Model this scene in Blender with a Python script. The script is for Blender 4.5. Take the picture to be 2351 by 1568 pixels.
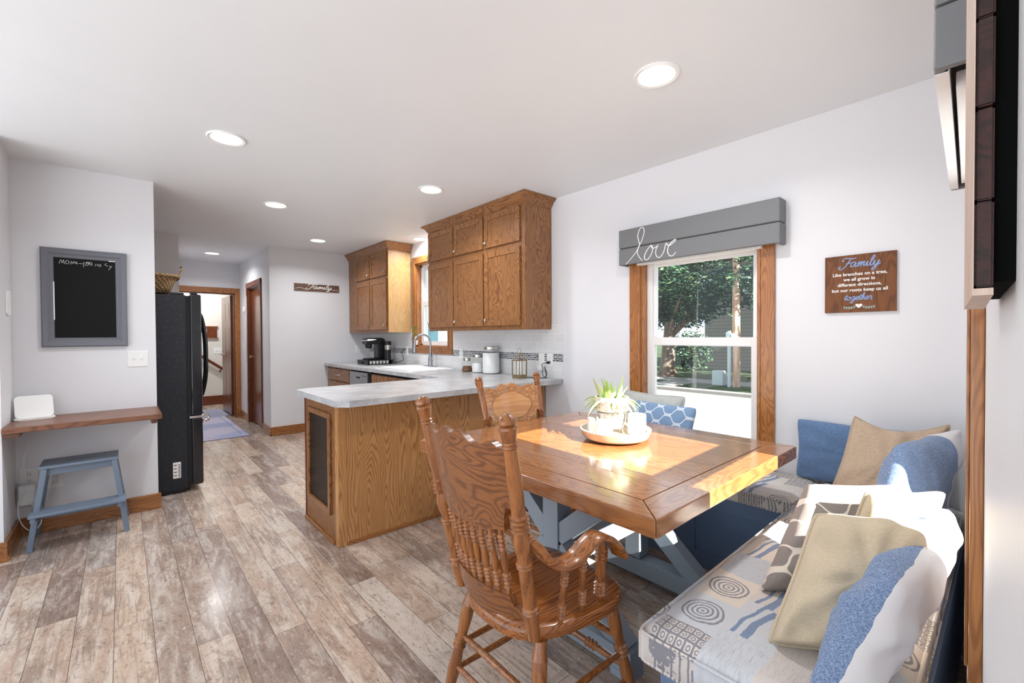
import bpy, bmesh, math, random
from mathutils import Vector, Matrix, noise
for o in list(bpy.data.objects): bpy.data.objects.remove(o)
SC = bpy.context.scene; COL = SC.collection
PI = math.pi; R = math.radians
# ---------------------------------------------------------------- camera
yaw, pit, rol, CH = R(41.487), R(-.806), R(-.327), 1.28
fw = Vector((math.sin(yaw)*math.cos(pit), math.cos(yaw)*math.cos(pit), math.sin(pit)))
rt = Vector((math.cos(yaw), -math.sin(yaw), 0)); up = rt.cross(fw)
rt, up = rt*math.cos(rol)+up*math.sin(rol), up*math.cos(rol)-rt*math.sin(rol)
cd = bpy.data.cameras.new('camera'); cam = bpy.data.objects.new('camera', cd); COL.objects.link(cam)
cam.matrix_world = Matrix(((rt.x, up.x, -fw.x, 0), (rt.y, up.y, -fw.y, 0), (rt.z, up.z, -fw.z, CH), (0, 0, 0, 1)))
cd.sensor_width = 36; cd.lens = 36*1014.262/2351; cd.clip_start = .01; cd.clip_end = 400
SC.camera = cam
# ---------------------------------------------------------------- world, sun, exposure
W = bpy.data.worlds.new('world'); SC.world = W; W.use_nodes = True
bg = W.node_tree.nodes['Background']; bg.inputs[1].default_value = 1.0
_tc = W.node_tree.nodes.new('ShaderNodeTexCoord'); _sp = W.node_tree.nodes.new('ShaderNodeSeparateXYZ'); _rp = W.node_tree.nodes.new('ShaderNodeMapRange'); _mx = W.node_tree.nodes.new('ShaderNodeMix'); _mx.data_type = 'RGBA'
_l = W.node_tree.links.new; _l(_tc.outputs['Generated'], _sp.inputs[0]); _l(_sp.outputs[2], _rp.inputs[0]); _rp.inputs[1].default_value = -.05; _rp.inputs[2].default_value = .02
_l(_rp.outputs[0], _mx.inputs[0]); _mx.inputs[6].default_value = (3.3, 3.4, 3.52, 1); _mx.inputs[7].default_value = (1.52, 1.72, 1.95, 1); _l(_mx.outputs[2], bg.inputs[0])  # ground half brightened as added fill for the ceiling, hazy sky above
sl = bpy.data.lights.new('sun', 'SUN'); sun = bpy.data.objects.new('sun', sl); COL.objects.link(sun)
sun.rotation_euler = Vector((.045, 1, -.556)).to_track_quat('-Z', 'Y').to_euler(); sl.energy = 31; sl.angle = R(.4); sl.color = (1, .95, .87)
sun.location = (0, -8, 9)
SC.view_settings.view_transform = 'Standard'; SC.view_settings.look = 'None'; SC.view_settings.gamma = 1
SC.view_settings.exposure = 0.03
# ---------------------------------------------------------------- node helpers
def srgb(r, g, b):
    f = lambda c: c/12.92 if c <= .04045 else ((c+.055)/1.055)**2.4
    return (f(r/255), f(g/255), f(b/255), 1)
class S:
    nt = None
    def __init__(s, k): s.k = k
    @staticmethod
    def m(op, *a):
        n = S.nt.nodes.new('ShaderNodeMath'); n.operation = op
        for i, v in enumerate(a):
            if isinstance(v, S): S.nt.links.new(v.k, n.inputs[i])
            else: n.inputs[i].default_value = v
        return S(n.outputs[0])
    def __add__(a, b): return S.m('ADD', a, b)
    def __radd__(a, b): return S.m('ADD', b, a)
    def __sub__(a, b): return S.m('SUBTRACT', a, b)
    def __rsub__(a, b): return S.m('SUBTRACT', b, a)
    def __mul__(a, b): return S.m('MULTIPLY', a, b)
    def __rmul__(a, b): return S.m('MULTIPLY', b, a)
    def __truediv__(a, b): return S.m('DIVIDE', a, b)
    def floor(a): return S.m('FLOOR', a)
    def frac(a): return S.m('FRACT', a)
    def abs(a): return S.m('ABSOLUTE', a)
    def sin(a): return S.m('SINE', a)
    def lt(a, b): return S.m('LESS_THAN', a, b)
    def gt(a, b): return S.m('GREATER_THAN', a, b)
    def min(a, b): return S.m('MINIMUM', a, b)
    def max(a, b): return S.m('MAXIMUM', a, b)
    def sqrt(a): return S.m('SQRT', a)
def smooth(a, lo, hi):
    n = S.nt.nodes.new('ShaderNodeMapRange'); S.nt.links.new(a.k, n.inputs[0])
    n.inputs[1].default_value = lo; n.inputs[2].default_value = hi; n.interpolation_type = 'SMOOTHSTEP'
    return S(n.outputs[0])
def coords(kind='Object'):
    n = S.nt.nodes.new('ShaderNodeTexCoord'); x = S.nt.nodes.new('ShaderNodeSeparateXYZ')
    S.nt.links.new(n.outputs[kind], x.inputs[0]); return [S(x.outputs[i]) for i in range(3)]
def comb(x, y, z=0.):
    n = S.nt.nodes.new('ShaderNodeCombineXYZ')
    for i, v in enumerate((x, y, z)):
        if isinstance(v, S): S.nt.links.new(v.k, n.inputs[i])
        else: n.inputs[i].default_value = v
    return n.outputs[0]
def nz(vec, scale=1., detail=4., rough=.55, dist=0.):
    n = S.nt.nodes.new('ShaderNodeTexNoise'); S.nt.links.new(vec, n.inputs['Vector'])
    n.inputs['Scale'].default_value = scale; n.inputs['Detail'].default_value = detail
    n.inputs['Roughness'].default_value = rough; n.inputs['Distortion'].default_value = dist
    return S(n.outputs[0])
def white(vec):
    n = S.nt.nodes.new('ShaderNodeTexWhiteNoise'); S.nt.links.new(vec, n.inputs['Vector']); return S(n.outputs['Value'])
def voro(vec, scale, feat='F1'):
    n = S.nt.nodes.new('ShaderNodeTexVoronoi'); n.feature = feat; S.nt.links.new(vec, n.inputs['Vector']); n.inputs['Scale'].default_value = scale
    return S(n.outputs['Distance'])
def island():
    n = S.nt.nodes.new('ShaderNodeNewGeometry'); return S(n.outputs['Random Per Island'])
def objrand():
    n = S.nt.nodes.new('ShaderNodeObjectInfo'); return S(n.outputs['Random'])
def ramp(f, stops, const=False):
    n = S.nt.nodes.new('ShaderNodeValToRGB'); S.nt.links.new(f.k, n.inputs[0]); e = n.color_ramp.elements
    if const: n.color_ramp.interpolation = 'CONSTANT'
    while len(e) < len(stops): e.new(.5)
    for i, (p, c) in enumerate(stops): e[i].position = p; e[i].color = c if len(c) == 4 else (*c, 1)
    return n.outputs[0]
def mixc(f, a, b, mode='MIX'):
    n = S.nt.nodes.new('ShaderNodeMix'); n.data_type = 'RGBA'; n.blend_type = mode
    for i, v in ((0, f), (6, a), (7, b)):
        if isinstance(v, S): v = v.k
        if isinstance(v, bpy.types.NodeSocket): S.nt.links.new(v, n.inputs[i])
        else: n.inputs[i].default_value = v
    return n.outputs[2]
def mat(name, col=(.8, .8, .8, 1), rough=.5, metal=0., fn=None, coat=0., trans=0., ior=1.45, sheen=0., emis=None, spec=None):
    m = bpy.data.materials.new(name); m.use_nodes = True; nt = m.node_tree; S.nt = nt; p = nt.nodes['Principled BSDF']
    p.inputs['Base Color'].default_value = col; p.inputs['Roughness'].default_value = rough; p.inputs['Metallic'].default_value = metal
    p.inputs['Coat Weight'].default_value = coat; p.inputs['Coat Roughness'].default_value = .12
    p.inputs['Transmission Weight'].default_value = trans; p.inputs['IOR'].default_value = ior
    p.inputs['Sheen Weight'].default_value = sheen
    if spec is not None: p.inputs['Specular IOR Level'].default_value = spec
    if emis: p.inputs['Emission Color'].default_value = emis[0]; p.inputs['Emission Strength'].default_value = emis[1]
    if fn:
        r = fn()
        if r.get('c') is not None: nt.links.new(r['c'], p.inputs['Base Color'])
        if r.get('r') is not None: nt.links.new(r['r'].k, p.inputs['Roughness'])
        if r.get('h') is not None:
            b = nt.nodes.new('ShaderNodeBump'); b.inputs['Strength'].default_value = r.get('bs', .3); b.inputs['Distance'].default_value = r.get('bd', .002)
            nt.links.new(r['h'].k, b.inputs['Height']); nt.links.new(b.outputs[0], p.inputs['Normal'])
    return m
def paint(name, c, rough=.5, bump=.15, spec=None, scale=14):
    def f():
        x, y, z = coords(); v = comb(x, y, z); a = nz(v, scale, 5, .6); b = nz(v, 2.2, 2)
        return dict(c=mixc(b, c, tuple(min(1, q*1.05) for q in c[:3])+(1,)), h=a+b*2, bs=bump, bd=.002)
    return mat(name, c, rough, fn=f, spec=spec)
def wood(name, light, dark, ax='Z', sc=1., freq=30., rough=.35, coat=.25, rnd=.15, pores=.5, stretch=.2, line=.6):
    def f():
        x, y, z = coords(); o = island()*37.+objrand()*11.
        g, a, b = dict(X=(x, y, z), Y=(y, x, z), Z=(z, x, y))[ax]
        v = comb(a*(2.6*sc)+o, b*(2.6*sc)+o, g*(2.6*sc*stretch)+o)
        n = nz(v, 1.25, 2.5, .45, .25)
        rings = ((n*freq).frac()*2.-1.).abs()
        wob = nz(comb(a*60.*sc+o, b*60.*sc, g*3.*sc), 1, 3)
        grain = smooth(rings+wob*.9-.45, .3, .95)
        por = smooth(nz(comb(a*420., b*420., g*9.), 1, 2, .6), .52, .68)
        c = mixc(nz(comb(a*4+o, b*4, g*.8), 1, 2), light, tuple(q*.8 for q in light[:3])+(1,))
        c = mixc(grain*line, c, dark); c = mixc(por*pores*.55, c, dark)
        fin = smooth(nz(comb(a*170.+o, b*170., g*5.), 1, 3, .6), .5, .7)
        c = mixc(fin*.35, c, dark)
        c = mixc((island()-.5)*rnd+rnd*.5, c, dark)
        return dict(c=c, h=por*-1.+grain*-.5, bs=.12, bd=.001)
    return mat(name, light, rough, fn=f, coat=coat)
def fabric(name, c1, c2, scale=900, rough=.9, mix=.5, sheen=.15, coarse=60):
    def f():
        x, y, z = coords(); v = comb(x, y, z)
        w = nz(comb(x*1.6, y, z*.6), scale*.45, 2, .7); t = nz(comb(x*.25, y, z), scale*.35, 2)
        k = smooth(w*.6+t*.4, .38, .62)*.75+nz(v, coarse, 4)*.25
        return dict(c=mixc(k, c1, c2), h=w+t, bs=.25, bd=.0012)
    return mat(name, c1, rough, fn=f, sheen=sheen)
# ---------------------------------------------------------------- materials
M = {}
M['wall'] = paint('wall_paint', srgb(226, 226, 229), .42, .2)
M['ceil'] = paint('ceiling_paint', srgb(236, 239, 242), .5, .35, scale=7)
M['hallwall'] = paint('hall_paint', srgb(222, 218, 210), .5)
OL, OD = srgb(170, 118, 72), srgb(92, 52, 26)
M['oakZ'] = wood('cabinet_oak_upright', OL, OD, 'Z', 2.2, 34, .38, .2, line=.7, stretch=.16)
M['oakY'] = wood('cabinet_oak_lengthwise', OL, OD, 'Y', 1.7, 24, .38, .2)
M['oakX'] = wood('cabinet_oak_crosswise', OL, OD, 'X', 1.7, 24, .38, .2)
M['oakpanel'] = wood('oak_veneer_panel', srgb(216, 160, 102), srgb(142, 90, 48), 'Z', 1.25, 66, .33, .3, line=.65, stretch=.13)
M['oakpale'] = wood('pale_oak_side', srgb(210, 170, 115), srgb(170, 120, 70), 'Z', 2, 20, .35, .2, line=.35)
M['trimZ'] = wood('oak_trim_upright', srgb(190, 126, 66), srgb(128, 70, 26), 'Z', 2.2, 22, .3, .35)
M['trimY'] = wood('oak_trim_y', srgb(178, 118, 66), srgb(110, 62, 28), 'Y', 2.2, 22, .3, .35)
M['trimX'] = wood('oak_trim_x', srgb(178, 118, 66), srgb(110, 62, 28), 'X', 2.2, 22, .3, .35)
M['mahog'] = wood('reddish_oak_door', srgb(128, 66, 34), srgb(74, 32, 14), 'Z', 2, 22, .3, .35)
CL, CDk = srgb(172, 107, 54), srgb(92, 46, 20)
M['chZ'] = wood('chair_oak_upright', CL, CDk, 'Z', 3.2, 9, .25, .6, stretch=.08, line=.5)
M['chY'] = wood('chair_oak_back', srgb(152, 94, 50), srgb(72, 36, 18), 'Y', 2.0, 26, .3, .3, stretch=.4)
M['chX'] = wood('chair_oak_seat', srgb(182, 112, 54), srgb(92, 46, 18), 'X', 2.6, 30, .25, .6, stretch=.07, line=.7)
TL, TD = srgb(182, 121, 70), srgb(110, 60, 32)
M['tabY'] = wood('table_pine_lengthwise', TL, TD, 'Y', 2, 20, .22, .75, rnd=.3, pores=.3, line=.45)
M['tabX'] = wood('table_pine_crosswise', TL, TD, 'X', 2, 20, .22, .75, rnd=.3, pores=.3, line=.45)
M['shelfw'] = wood('shelf_pine', srgb(140, 94, 70), srgb(88, 54, 38), 'X', 2, 18, .4, .1, rnd=.2)
M['signw'] = wood('sign_wood', srgb(132, 80, 40), srgb(74, 40, 16), 'Z', 3, 16, .6, 0)
M['signw2'] = wood('sign_wood_grey', srgb(128, 96, 78), srgb(72, 44, 32), 'X', 4, 16, .6, 0)
M['darkw'] = wood('dark_stained_board', srgb(66, 32, 22), srgb(18, 9, 7), 'X', 3, 16, .55, .0)
M['palew'] = wood('pale_raw_board', srgb(222, 200, 184), srgb(190, 160, 140), 'Z', 3, 10, .6, 0)
M['grey'] = paint('grey_painted_wood', srgb(118, 119, 121), .5, .15)
M['greyframe'] = paint('slate_grey_frame', srgb(112, 114, 122), .5, .2)
M['bluegrey'] = paint('blue_grey_paint', srgb(112, 125, 141), .45, .1)
M['trestle'] = paint('trestle_grey_paint', srgb(146, 157, 168), .4, .2)
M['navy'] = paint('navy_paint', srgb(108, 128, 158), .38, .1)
M['white'] = paint('white_plastic', srgb(240, 240, 238), .35, .02)
M['vinyl'] = paint('white_vinyl', srgb(240, 240, 240), .35, .02)
M['black'] = mat('black_plastic', (.012, .012, .014, 1), .35)
M['blackmatte'] = mat('black_matte', (.01, .01, .011, 1), .7)
M['frsteel'] = mat('black_gloss_fridge', (.008, .009, .012, 1), .12, coat=.5)
def _fs():
    x, y, z = coords(); v = comb(x, y, z); return dict(c=mixc(smooth(nz(v, 40, 5, .7), .45, .75), (.010, .012, .017, 1), (.026, .031, .041, 1)), h=nz(v, 320, 3), bs=.4, bd=.001)
M['frside'] = mat('black_textured_steel', rough=.4, fn=_fs)
M['nickel'] = mat('brushed_nickel', (.62, .6, .56, 1), .25, 1)
M['chrome'] = mat('chrome', (.8, .8, .82, 1), .1, 1)
M['faucet'] = mat('brushed_steel', (.42, .44, .47, 1), .25, 1)
M['steel'] = mat('stainless_steel', (.36, .37, .39, 1), .32, .9)
M['brass'] = mat('antique_brass', (.36, .28, .15, 1), .42, .8)
M['copper'] = mat('copper', (.75, .4, .2, 1), .25, 1)
M['blackgap'] = mat('black_gap_fill', (.004, .004, .004, 1), .9, spec=.05)
M['board'] = paint('chalkboard', srgb(12, 13, 15), .6, .05, spec=.25)
M['chalk'] = mat('chalk', (.75, .75, .72, 1), .95)
M['letter'] = mat('white_lettering', (.88, .88, .86, 1), .7)
M['lblue'] = mat('blue_lettering', srgb(150, 178, 226), .7)
M['mint'] = mat('mint_lettering', srgb(180, 216, 208), .7)
M['sink'] = mat('white_enamel', (.86, .86, .86, 1), .12, coat=.5)
def _glass(name, tint=(1, 1, 1, 1)):
    m = bpy.data.materials.new(name); m.use_nodes = True; nt = m.node_tree; nt.nodes.remove(nt.nodes['Principled BSDF'])
    t = nt.nodes.new('ShaderNodeBsdfTransparent'); t.inputs[0].default_value = tint
    g = nt.nodes.new('ShaderNodeBsdfGlossy'); g.inputs['Roughness'].default_value = .02
    mx = nt.nodes.new('ShaderNodeMixShader'); fr = nt.nodes.new('ShaderNodeFresnel'); fr.inputs[0].default_value = 1.45
    ge = nt.nodes.new('ShaderNodeNewGeometry'); mu = nt.nodes.new('ShaderNodeMath'); mu.operation = 'MULTIPLY_ADD'; mu.inputs[1].default_value = -1; mu.inputs[2].default_value = 1; m2 = nt.nodes.new('ShaderNodeMath'); m2.operation = 'MULTIPLY'
    nt.links.new(ge.outputs['Backfacing'], mu.inputs[0]); nt.links.new(mu.outputs[0], m2.inputs[0]); nt.links.new(fr.outputs[0], m2.inputs[1])
    nt.links.new(m2.outputs[0], mx.inputs[0]); nt.links.new(t.outputs[0], mx.inputs[1]); nt.links.new(g.outputs[0], mx.inputs[2])
    nt.links.new(mx.outputs[0], nt.nodes['Material Output'].inputs[0]); return m
M['pane'] = _glass('window_glass', (.96, .98, .98, 1))
M['jar'] = _glass('jar_glass', (.97, .98, .98, 1))
def _lam():
    x, y, z = coords(); v = comb(x, y, z); a = nz(v, 5, 8, .65, .6); b = nz(comb(x*.6, y*2.4, z), 9, 5, .6, 1.)
    return dict(c=ramp(a*.6+b*.4, [(.35, srgb(150, 150, 152)), (.5, srgb(180, 180, 182)), (.65, srgb(205, 205, 204))]))
M['lam'] = mat('grey_laminate', rough=.28, fn=_lam)
def _floor():
    x, y, z = coords(); pw = .1295
    u = (x-.2185)/pw; row = u.floor()
    known = {0: 1.007, 1: 1.153, 2: .861, 3: .245, 4: .70, 5: 1.02, -1: .62, -2: .15, -3: .9, -4: .4, 6: .5}
    off = white(comb(row+.5, 3.3, 1.7))*1.22
    for k, vv in known.items():
        s = (row-k).abs().lt(.5); off = off*(1.-s)+s*vv
    w = (y-off)/1.22; idx = w.floor(); fu, fv = u.frac(), w.frac()
    r1 = white(comb(row+.5, idx+.5, .5)); r2 = white(comb(row+.5, idx+.5, 7.5))
    seed = r1*50.
    vs = comb(x*11.+seed, y*2.6+seed, r2*9.)
    streak = nz(vs, 1., 6, .62, 1.3); mott = nz(comb(x*14.+seed, y*7.+seed, 0.), 1., 8, .7, .8)
    fine = nz(comb(x*70., y*34., seed), 1., 5, .7, .6)
    base = ramp(r1, [(0, srgb(142, 120, 108)), (.16, srgb(184, 160, 142)), (.34, srgb(200, 180, 164)), (.5, srgb(162, 140, 126)), (.64, srgb(192, 168, 148)), (.8, srgb(148, 132, 124)), (.92, srgb(206, 190, 176))], True)
    lng = nz(comb(x*34.+seed, y*2.4+seed, 0.), 1., 6, .7, 1.6); cl = nz(comb(x*6.+seed, y*2.2, seed), 1., 3, .5, .5)
    c = mixc(smooth(streak, .42, .66)*.5, base, srgb(218, 208, 196)); c = mixc(smooth(lng*.6+cl*.4, .5, .6)*.55, c, srgb(124, 106, 96))
    c = mixc(smooth(lng, .3, .44)*-.45+.45, c, srgb(216, 204, 190)); c = mixc(smooth(mott, .52, .68)*.5, c, srgb(128, 104, 92))
    c = mixc(smooth(fine, .54, .66)*.5, c, srgb(92, 76, 68)); c = mixc(smooth(fine, .3, .44)*-.4+.4, c, srgb(232, 224, 212))
    seam = ((fu.min(1.-fu))*pw).lt(.0010).max(((fv.min(1.-fv))*1.22).lt(.0010))
    c = mixc(seam, c, srgb(92, 78, 70))
    return dict(c=c, h=fine*.4+mott*.5-seam*1.5, bs=.25, bd=.001, r=mott*.16+.11)
M['floor'] = mat('vinyl_plank_floor', rough=.3, fn=_floor)
def _brick(name, w, h, mortar, c1, c2, cm, bump=.5, rough=.12, swap='yz', off=.5):
    def f():
        x, y, z = coords(); n = S.nt.nodes.new('ShaderNodeTexBrick'); v = comb(y, z, 0.) if swap == 'yz' else comb(x, z, 0.)
        S.nt.links.new(v, n.inputs['Vector']); n.inputs['Scale'].default_value = 1; n.offset = off
        n.inputs['Brick Width'].default_value = w; n.inputs['Row Height'].default_value = h; n.inputs['Mortar Size'].default_value = mortar
        n.inputs['Color1'].default_value = c1; n.inputs['Color2'].default_value = c2; n.inputs['Mortar'].default_value = cm; n.inputs['Mortar Smooth'].default_value = .2
        return dict(c=n.outputs['Color'], h=1.-S(n.outputs['Fac']), bs=bump, bd=.003)
    return mat(name, rough=rough, fn=f)
M['tile'] = _brick('white_subway_tile', .152, .076, .003, srgb(232, 232, 232), srgb(226, 226, 226), srgb(244, 244, 244))
M['mosaic'] = _brick('grey_mosaic_tile', .05, .0165, .003, srgb(70, 74, 80), srgb(140, 142, 146), srgb(225, 225, 225), .4, .15)
M['siding'] = _brick('clapboard_siding', 9, .2, .012, srgb(138, 132, 122), srgb(140, 134, 124), srgb(96, 90, 84), .3, .7)
def trellis(name, base1, base2, line):
    def f():
        x, y, z = coords(); u = x/.135; v = y/.098
        c2 = lambda q, k: (q*(2*PI*k)+PI/2).sin()
        g = (c2(u, 1)-c2(u, 3)*.12)*(1/.88)+(c2(v, 1)+c2(v, 3)*.1)*(1/1.1)
        ln = 1.-smooth(g.abs(), .2, .26)
        w = nz(comb(x*1.5, y, z), 500, 3, .7)
        c = mixc(smooth(w, .35, .65), base1, base2); c = mixc(ln, c, line)
        return dict(c=c, h=w+ln, bs=.2, bd=.001)
    return mat(name, base1, .9, fn=f, sheen=.1)
M['trelblue'] = trellis('blue_trellis_fabric', srgb(112, 142, 178), srgb(140, 168, 200), srgb(216, 226, 238))
M['trelgrey'] = trellis('grey_trellis_fabric', srgb(128, 118, 112), srgb(150, 140, 134), srgb(222, 210, 196))
M['denim'] = fabric('denim_blue_fabric', srgb(74, 102, 142), srgb(116, 144, 180))
M['heather'] = fabric('heathered_blue_wool', srgb(70, 88, 122), srgb(150, 164, 188), 500, mix=.5)
M['linen'] = fabric('beige_linen', srgb(188, 170, 142), srgb(206, 190, 164))
M['tan'] = fabric('tan_velour', srgb(170, 148, 126), srgb(190, 168, 144), 500)
M['greylinen'] = fabric('pale_grey_linen', srgb(176, 178, 174), srgb(200, 202, 198))
M['satin'] = mat('off_white_satin', srgb(218, 214, 212), .5, sheen=.2)
def twotone(name, cf, lim, c1=srgb(84, 106, 142), c2=srgb(140, 158, 186), c3=srgb(218, 214, 214)):
    def f():
        x, y, z = coords(); w = nz(comb(x*1.5, y, z), 260, 3, .7)
        c = mixc(smooth(w, .35, .65), c1, c2); e = nz(comb(x, y, z), 9, 2)
        return dict(c=mixc((x*cf[0]+y*cf[1]+z*cf[2]+e*.03).gt(lim), c, c3), h=w, bs=.2, bd=.001)
    return mat(name, c1, .85, fn=f, sheen=.15)
M['two'] = twotone('blue_front_white_back_fabric', (0, 0, 1), .02); M['two3'] = twotone('blue_and_white_fabric', (1, -.3, 0), .13)
def _tap():
    x, y, z = coords(); wv = nz(comb(x, y, z), 5, 2)*.05+nz(comb(x, y, z), 90, 2)*.006
    x1 = x+wv; y1 = y+wv*.7
    cu, cv = .17, .125
    row = (y1/cv).floor(); sx = x1/cu+row*.37; ci = sx.floor(); fx, fy = sx.frac()-.5, (y1/cv).frac()-.5
    r = white(comb(ci+.5, row+.5, .5))
    rr = (fx*fx*1.7+fy*fy).sqrt()+nz(comb(x*90, y*90, 0.), 1, 2)*.02
    ringm = ((rr*62.).sin().gt(.15))*rr.lt(.47)
    bx, by = (x*36.+wv*30.).frac()-.5, (y*44.+wv*25.).frac()-.5
    brr = (bx*bx+by*by).sqrt(); blk = (bx.abs().max(by.abs())).gt(.38).max(((brr-.2).abs()).lt(.06))
    st = ((fy*1.3+fx*.25).abs()).lt(.1).max(((fy*1.3+fx*.25-.3).abs()).lt(.05))
    dots = nz(comb(x*420, y*420, z*420), 1, 2, .8).gt(.54)
    lin = nz(comb(x*30, y*700, z), 1, 2).gt(.58)
    isA, isB, isC, isD = r.lt(.26), r.gt(.26)*r.lt(.46), r.gt(.46)*r.lt(.62), r.gt(.62)*r.lt(.8)
    ink = (isA*ringm).max(isB*blk).max(isD*dots*.55).max((1.-isA)*(1.-isB)*(1.-isC)*(1.-isD)*lin*.45)
    weave = nz(comb(x*900, y*900, z*900), 1, 2)
    basec = ramp(white(comb(ci+.5, row+.5, 4.5)), [(0, srgb(224, 216, 208)), (.3, srgb(206, 208, 212)), (.55, srgb(226, 212, 196)), (.8, srgb(214, 204, 196))], True)
    c = mixc(weave*.25, basec, srgb(180, 176, 172)); inkc = mixc(white(comb(ci+.5, row+.5, 9.5)), srgb(88, 98, 122), srgb(112, 100, 96))
    c = mixc(ink*.72, c, inkc); c = mixc(isC*st*.85, c, srgb(104, 128, 162)); c = mixc(isD*dots*r.gt(.7)*.5, c, srgb(206, 160, 128))
    return dict(c=c, h=weave+ink*.6, bs=.35, bd=.0012)
M['tap'] = mat('patchwork_tapestry', rough=.92, fn=_tap, sheen=.1)
def _rug():
    x, y, z = coords(); v = comb(x, y, z); a = (x*3.3+y*1.2+nz(v, 5, 3)*.8).sin(); b = (x*2.-y*7.+nz(v, 4, 3)*1.).sin()
    e = (x.abs()/.62).max(y.abs()/1.06)
    c = mixc(smooth(a*b+nz(v, 18, 5)*.8-.4, -.2, .5), srgb(178, 176, 196), srgb(150, 158, 190)); c = mixc(smooth(nz(v, 9, 5), .5, .62)*.5, c, srgb(196, 168, 160))
    c = mixc(e.gt(.86)*e.lt(.885)*.6, c, srgb(112, 118, 150)); c = mixc(e.gt(.97)*.6, c, srgb(110, 112, 135))
    return dict(c=c, h=nz(v, 400, 2), bs=.3, bd=.001)
M['rug'] = mat('faded_blue_rug', rough=.95, fn=_rug)
M['mat'] = paint('blue_grey_mat', srgb(140, 144, 164), .9)
def _wick():
    x, y, z = coords(); a = (z*240.).sin(); b = ((x+y)*160.).sin(); k = smooth(a*b, -.6, .6); n = nz(comb(x, y, z), 30, 3)
    return dict(c=mixc(k*.7+n*.3, srgb(104, 74, 46), srgb(206, 172, 124)), h=k, bs=.9, bd=.006)
M['wicker'] = mat('wicker', rough=.7, fn=_wick)
def _pot():
    x, y, z = coords(); v = comb(x, y, z); return dict(c=mixc(smooth(nz(v, 90, 4, .7), .55, .66), srgb(226, 220, 208), srgb(150, 134, 108)), h=nz(v, 60, 4), bs=.4, bd=.002)
M['pot'] = mat('crackled_cream_ceramic', rough=.6, fn=_pot)
def _leaf():
    x, y, z = coords(); k = nz(comb(x*30, y*30, z*8), 1, 2); return dict(c=mixc(island(), mixc(k, srgb(92, 140, 62), srgb(150, 184, 100)), srgb(196, 214, 140)))
M['leaf'] = mat('succulent_leaf', rough=.45, fn=_leaf)
M['leafg'] = mat('bright_green_leaf', srgb(90, 160, 60), .5)
M['wax'] = mat('white_wax', (.9, .89, .86, 1), .5)
M['goldtray'] = mat('hammered_champagne_metal', srgb(206, 190, 170), .35, .5)
M['enamelw'] = mat('white_glazed', (.85, .84, .82, 1), .3)
M['wire'] = mat('antique_wire', (.4, .36, .3, 1), .4, .8)
M['flour'] = mat('white_powder', (.86, .86, .85, 1), .95)
M['cocoa'] = mat('brown_powder', srgb(120, 78, 56), .95)
M['mercury'] = mat('mercury_glass', (.75, .75, .72, 1), .15, .9)
def _bulb(): return None
M['glow'] = mat('lamp_diffuser', (1, 1, 1, 1), .5, emis=((1, .98, .95, 1), 9))
def _bark(c1, c2, name):
    def f():
        x, y, z = coords(); n = nz(comb(x*6, y*6, z*1.2), 1, 6, .7); return dict(c=mixc(smooth(n, .35, .65), c1, c2), h=n, bs=.8, bd=.03)
    return mat(name, rough=.9, fn=f)
M['bark'] = _bark(srgb(92, 78, 66), srgb(138, 122, 108), 'tree_bark'); M['polew'] = _bark(srgb(150, 112, 84), srgb(190, 168, 148), 'weathered_pole_wood')
def _fol():
    r = island(); x, y, z = coords()
    c = ramp(r*.6+nz(comb(x, y, z), .8, 3)*.4, [(.2, srgb(18, 42, 34)), (.45, srgb(30, 58, 44)), (.65, srgb(46, 78, 50)), (.85, srgb(92, 112, 66))]); return dict(c=c)
M['fol'] = mat('tree_foliage', rough=.6, fn=_fol)
def _grass():
    x, y, z = coords(); v = comb(x, y, z); return dict(c=mixc(smooth(nz(v, .5, 5, .6), .4, .62), srgb(38, 58, 32), srgb(64, 78, 42)), h=nz(v, 20, 4), bs=.6, bd=.05)
M['grass'] = mat('lawn_grass', rough=.9, fn=_grass)
M['road'] = paint('road_asphalt', srgb(138, 128, 120), .9, .3); M['conc'] = paint('sidewalk_concrete', srgb(130, 128, 124), .9, .3)
M['shingle'] = paint('brown_shingles', srgb(120, 92, 84), .9, .5, scale=4); M['teal'] = paint('teal_siding', srgb(96, 140, 150), .8); M['palehouse'] = paint('pale_siding', srgb(160, 172, 174), .8)
M['shadeglass'] = mat('dark_window', (.04, .05, .06, 1), .1)
M['carve'] = None
def _carve():
    x, y, z = coords(); # carved border around a plain oval field
    n = nz(comb(x*4., y*4., z*4.), 1, 2)
    e = ((y/.165)*(y/.165)+((z-.0)/.085)*((z-.0)/.085)+nz(comb(x*14, y*14, z*14), 1, 1)*.5-.25)
    border = smooth(e, .95, 1.05); rim = (e-1.).abs().lt(.09)
    vd = voro(comb(y*1.2+nz(comb(y*9, z*9, 0.), 1, 2)*.06, z, 0.), 46, 'DISTANCE_TO_EDGE'); lines = vd.lt(.09)
    sw = ((nz(comb(y*8, z*8, 0.), 1, 2, .5, 1.)*90.).sin()).gt(.55)
    carve = (border*(lines.max(sw))).max(rim)
    g = nz(comb(x*8, y*3, z*50), 1, 3)
    c = mixc(smooth(g, .4, .6)*.5, srgb(220, 162, 106), srgb(184, 120, 70)); c = mixc(carve*.55, c, srgb(120, 70, 40))
    return dict(c=c, h=carve*-1., bs=.7, bd=.003)
M['carve'] = mat('pressed_carved_oak', rough=.25, fn=_carve, coat=.6)
def _inset():
    x, y, z = coords(); return dict(c=None, h=((z*900.).sin()+(y*900.).sin()), bs=.5, bd=.001)
M['inset'] = mat('dark_ribbed_glass', (.012, .009, .008, 1), .18, fn=_inset)
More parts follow.
